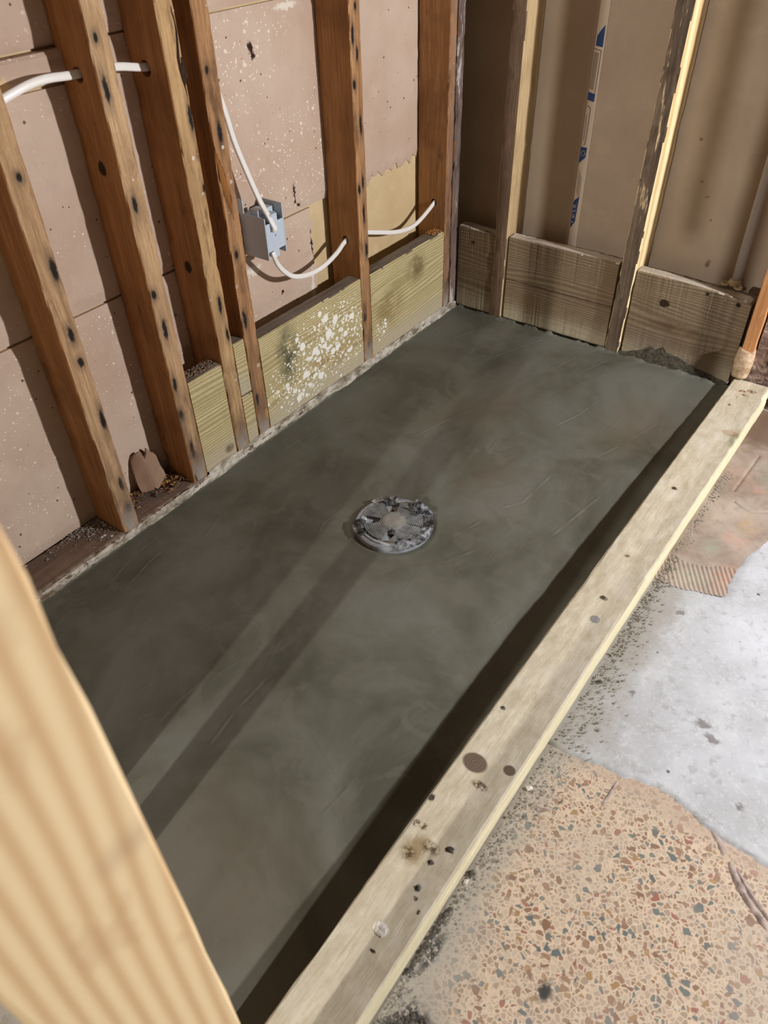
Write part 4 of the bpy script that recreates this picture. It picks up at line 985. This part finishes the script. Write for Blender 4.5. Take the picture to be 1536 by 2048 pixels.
for k in range(420):
    if r.random() < .55: y = -1.05+r.gauss(0, .013)-abs(r.gauss(0, .02)); x = -.045+r.gauss(0, .014)
    else: y = r.uniform(-1.19, -1.06); x = -.085+abs(r.gauss(0, .018))
    if y > -1.044 or x > -.008 or x < -.086 or y < -1.19: continue
    random.seed(k); chip(bm, (x, y, .017+.004*r.random()+.006*math.exp(-((y+1.055)/.012)**2)), .0075*r.uniform(.4, 1), .0022, .0008)
SHAV = MB('wood_shavings', .8, .2); SHAV = SHAV.done(SHAV.ramp(SHAV.voro(SHAV.co, 130, out='Color'), [(.25, srgb(70, 46, 28)), (.45, srgb(150, 100, 56)), (.6, srgb(206, 166, 110)), (.75, srgb(110, 92, 78))]))
tag(link('wood_shavings', bm, SHAV, None, (-.05, -1.1, .015)), 'brown wood shavings and crumbs on the sole plate beside the second brown stud', 'debris', kind='stuff')
bm = bmesh.new()
for k in range(300):
    y = -1.235-abs(r.gauss(0, .05)); x = -.086+abs(r.gauss(0, .012 if y < -1.29 else .028))
    if x > 0: continue
    s = .001+.0015*r.random()**2; random.seed(k); blob(bm, (x, y, .015+s*.4), s, (1, 1, .6), 1)
tag(link('plaster_crumbs', bm, GRIT, None, (-.05, -1.27, .015)), 'grey plaster crumbs at the foot of the leftmost brown stud', 'debris', kind='stuff')
bm = bmesh.new()
for k in range(260):
    y = r.uniform(-1.0, -.915); x = -.038+r.random()*.030; s = .0012+.0022*r.random(); random.seed(k+9); blob(bm, (x, y, .2440+s*.4), s, (1, 1, .7), 1)
CRUM = gm('rotten_crumbs', srgb(80, 60, 46), srgb(150, 130, 112), .9, 200)
tag(link('rotten_crumbs', bm, CRUM, None, (-.02, -.95, .243)), 'grey-brown crumbs heaped on the pine blocking beside the third brown stud', 'debris', kind='stuff')
bm = bmesh.new()
for k in range(110):
    y = r.uniform(-.112, -.074); x = -.034+r.random()*.028; s = .0010+.0018*r.random(); random.seed(k+19); blob(bm, (x, y, .2440+s*.4), s, (1, 1, .7), 1)
CRUM2 = gm('orange_rot', srgb(120, 70, 34), srgb(206, 150, 92), .9, 240)
tag(link('rust_brown_crumbs', bm, CRUM2, None, (-.02, -.09, .243)), 'rust-brown crumbs on the end of the blocking at the corner stud', 'debris', kind='stuff')
# torn piece of lath paper leaning on the board
bm = bmesh.new(); n, m = 12, 16; rows = []
for i in range(n+1):
    row = []
    for j in range(m+1):
        u, v = i/n, j/m
        y = -1.122+.056*u-.010*(1-u)*(1-v)+.010*v*(1-v)*4*(u-.5); z = .018+.092*v*(1-.25*(u-.35)**2*4)+.006*nz(u, v, 0, 6, 2)*(v > .8)
        notch = math.exp(-((u-.45)/.07)**2)*.022*max(0, (v-.7)/.3); z -= notch
        row.append(bm.verts.new((-.064-.020*v+.012*math.sin(math.pi*u)+.003*nz(u, v, 3, 3), y, z)))
    rows.append(row)
for i in range(n):
    for j in range(m): bm.faces.new((rows[i][j], rows[i+1][j], rows[i+1][j+1], rows[i][j+1]))
e = bmesh.ops.extrude_face_region(bm, geom=bm.faces[:])
for v in [g for g in e['geom'] if isinstance(g, bmesh.types.BMVert)]: v.co.x -= .003
bmesh.ops.recalc_face_normals(bm, faces=bm.faces)
tag(link('board_scrap', bm, board_mat('scrap_paper', srgb(140, 112, 92), srgb(166, 138, 116), seed=3), None, (-.07, -1.095, .018)), 'torn brown board scrap leaning upright on the shavings by the second stud', 'board scrap')
# loose lumps
LUMP = gm('dark_damp_lump', srgb(46, 42, 38), srgb(92, 86, 78), .6, 160); PALEL = gm('pale_pebble', srgb(190, 184, 174), srgb(226, 222, 214), .7, 160)
def pebble(x, y, z, s, mat, label, name='mortar_lump', sq=(1, .8, .55)):
    bm = bmesh.new(); blob(bm, (x, y, z+s*sq[2]*.7), s, sq, 2, .4); tag(link(name, bm, mat, None, (x, y, z)), label, 'debris')
pebble(.915, -.987, FZ+.003, .0050, LUMP, 'dark wet pebble on the concrete beside the middle of the curb')
pebble(.910, -1.225, FZ, .0050, PALEL, 'white pebble against the curb beside the smaller curb knot', 'pebble')
pebble(.9055, -1.385, FZ, .0055, LUMP, 'black lump against the curb beside the dark splatter stain')
pebble(.9055, -1.398, FZ, .0035, PALEL, 'tiny white pebble touching the black lump by the curb', 'pebble')
pebble(.878, -1.3995, .0300, .0050, LUMP, 'dark oval lump on top of the curb, right of the brown stain', sq=(1, .6, .3))
pebble(.866, -1.4285, .0300, .0034, LUMP, 'small dark lump on top of the curb, just below the oval one', sq=(1, .6, .3))
pebble(.871, -1.4655, .0300, .0036, LUMP, 'small brown lump on the curb, lowest of the three dark lumps', sq=(1, .8, .4))
pebble(.862, -1.533, .0300, .0085, PALEL, 'flat white plaster dab on top of the near part of the curb', 'plaster_dab', sq=(1, .8, .12))
pebble(-.037, -1.118, .015, .0060, LUMP, 'dark shiny lump on the sole plate between the two leftmost studs')
bm = bmesh.new()
for k in range(120):
    a = r.random()*6.28; d = abs(r.gauss(0, 1))*.011; s = .0015+.0028*r.random()**2; random.seed(k+77)
    blob(bm, (.943+d*1.3*math.cos(a), -1.585+d*math.sin(a), FZ+s*.4), s, (1, 1, .6), 1)
tag(link('mortar_spill', bm, LUMP, None, (.943, -1.585, FZ)), 'dark crumbly mortar spill on the terrazzo at the near end of the curb', 'debris', kind='stuff')
bm = bmesh.new()
for k in range(90):
    y = r.uniform(-1.54, -1.44); s = .0015+.002*r.random(); random.seed(k+177)
    blob(bm, (.904+abs(r.gauss(0, .003)), y, FZ+s*.4), s, (1, 1, .6), 1)
tag(link('dark_grit', bm, LUMP, None, (.905, -1.5, FZ)), 'line of near-black grit along the curb foot beside the terrazzo', 'debris', kind='stuff')

CORD = MB('black_rubber', .6, .3).done(srgb(34, 32, 32))
tube('unseen_cord', [(.739, -2.2, 2.3), (.7395, -2.2, 1.9), (.739, -2.2, 1.5), (.740, -2.2, 1.2)], .0085, .0085, CORD, label='unseen black cord hanging behind the camera, added to cast a soft shadow on the back wall', cat='cord')  # out of view; added for the soft shadow band on the back board
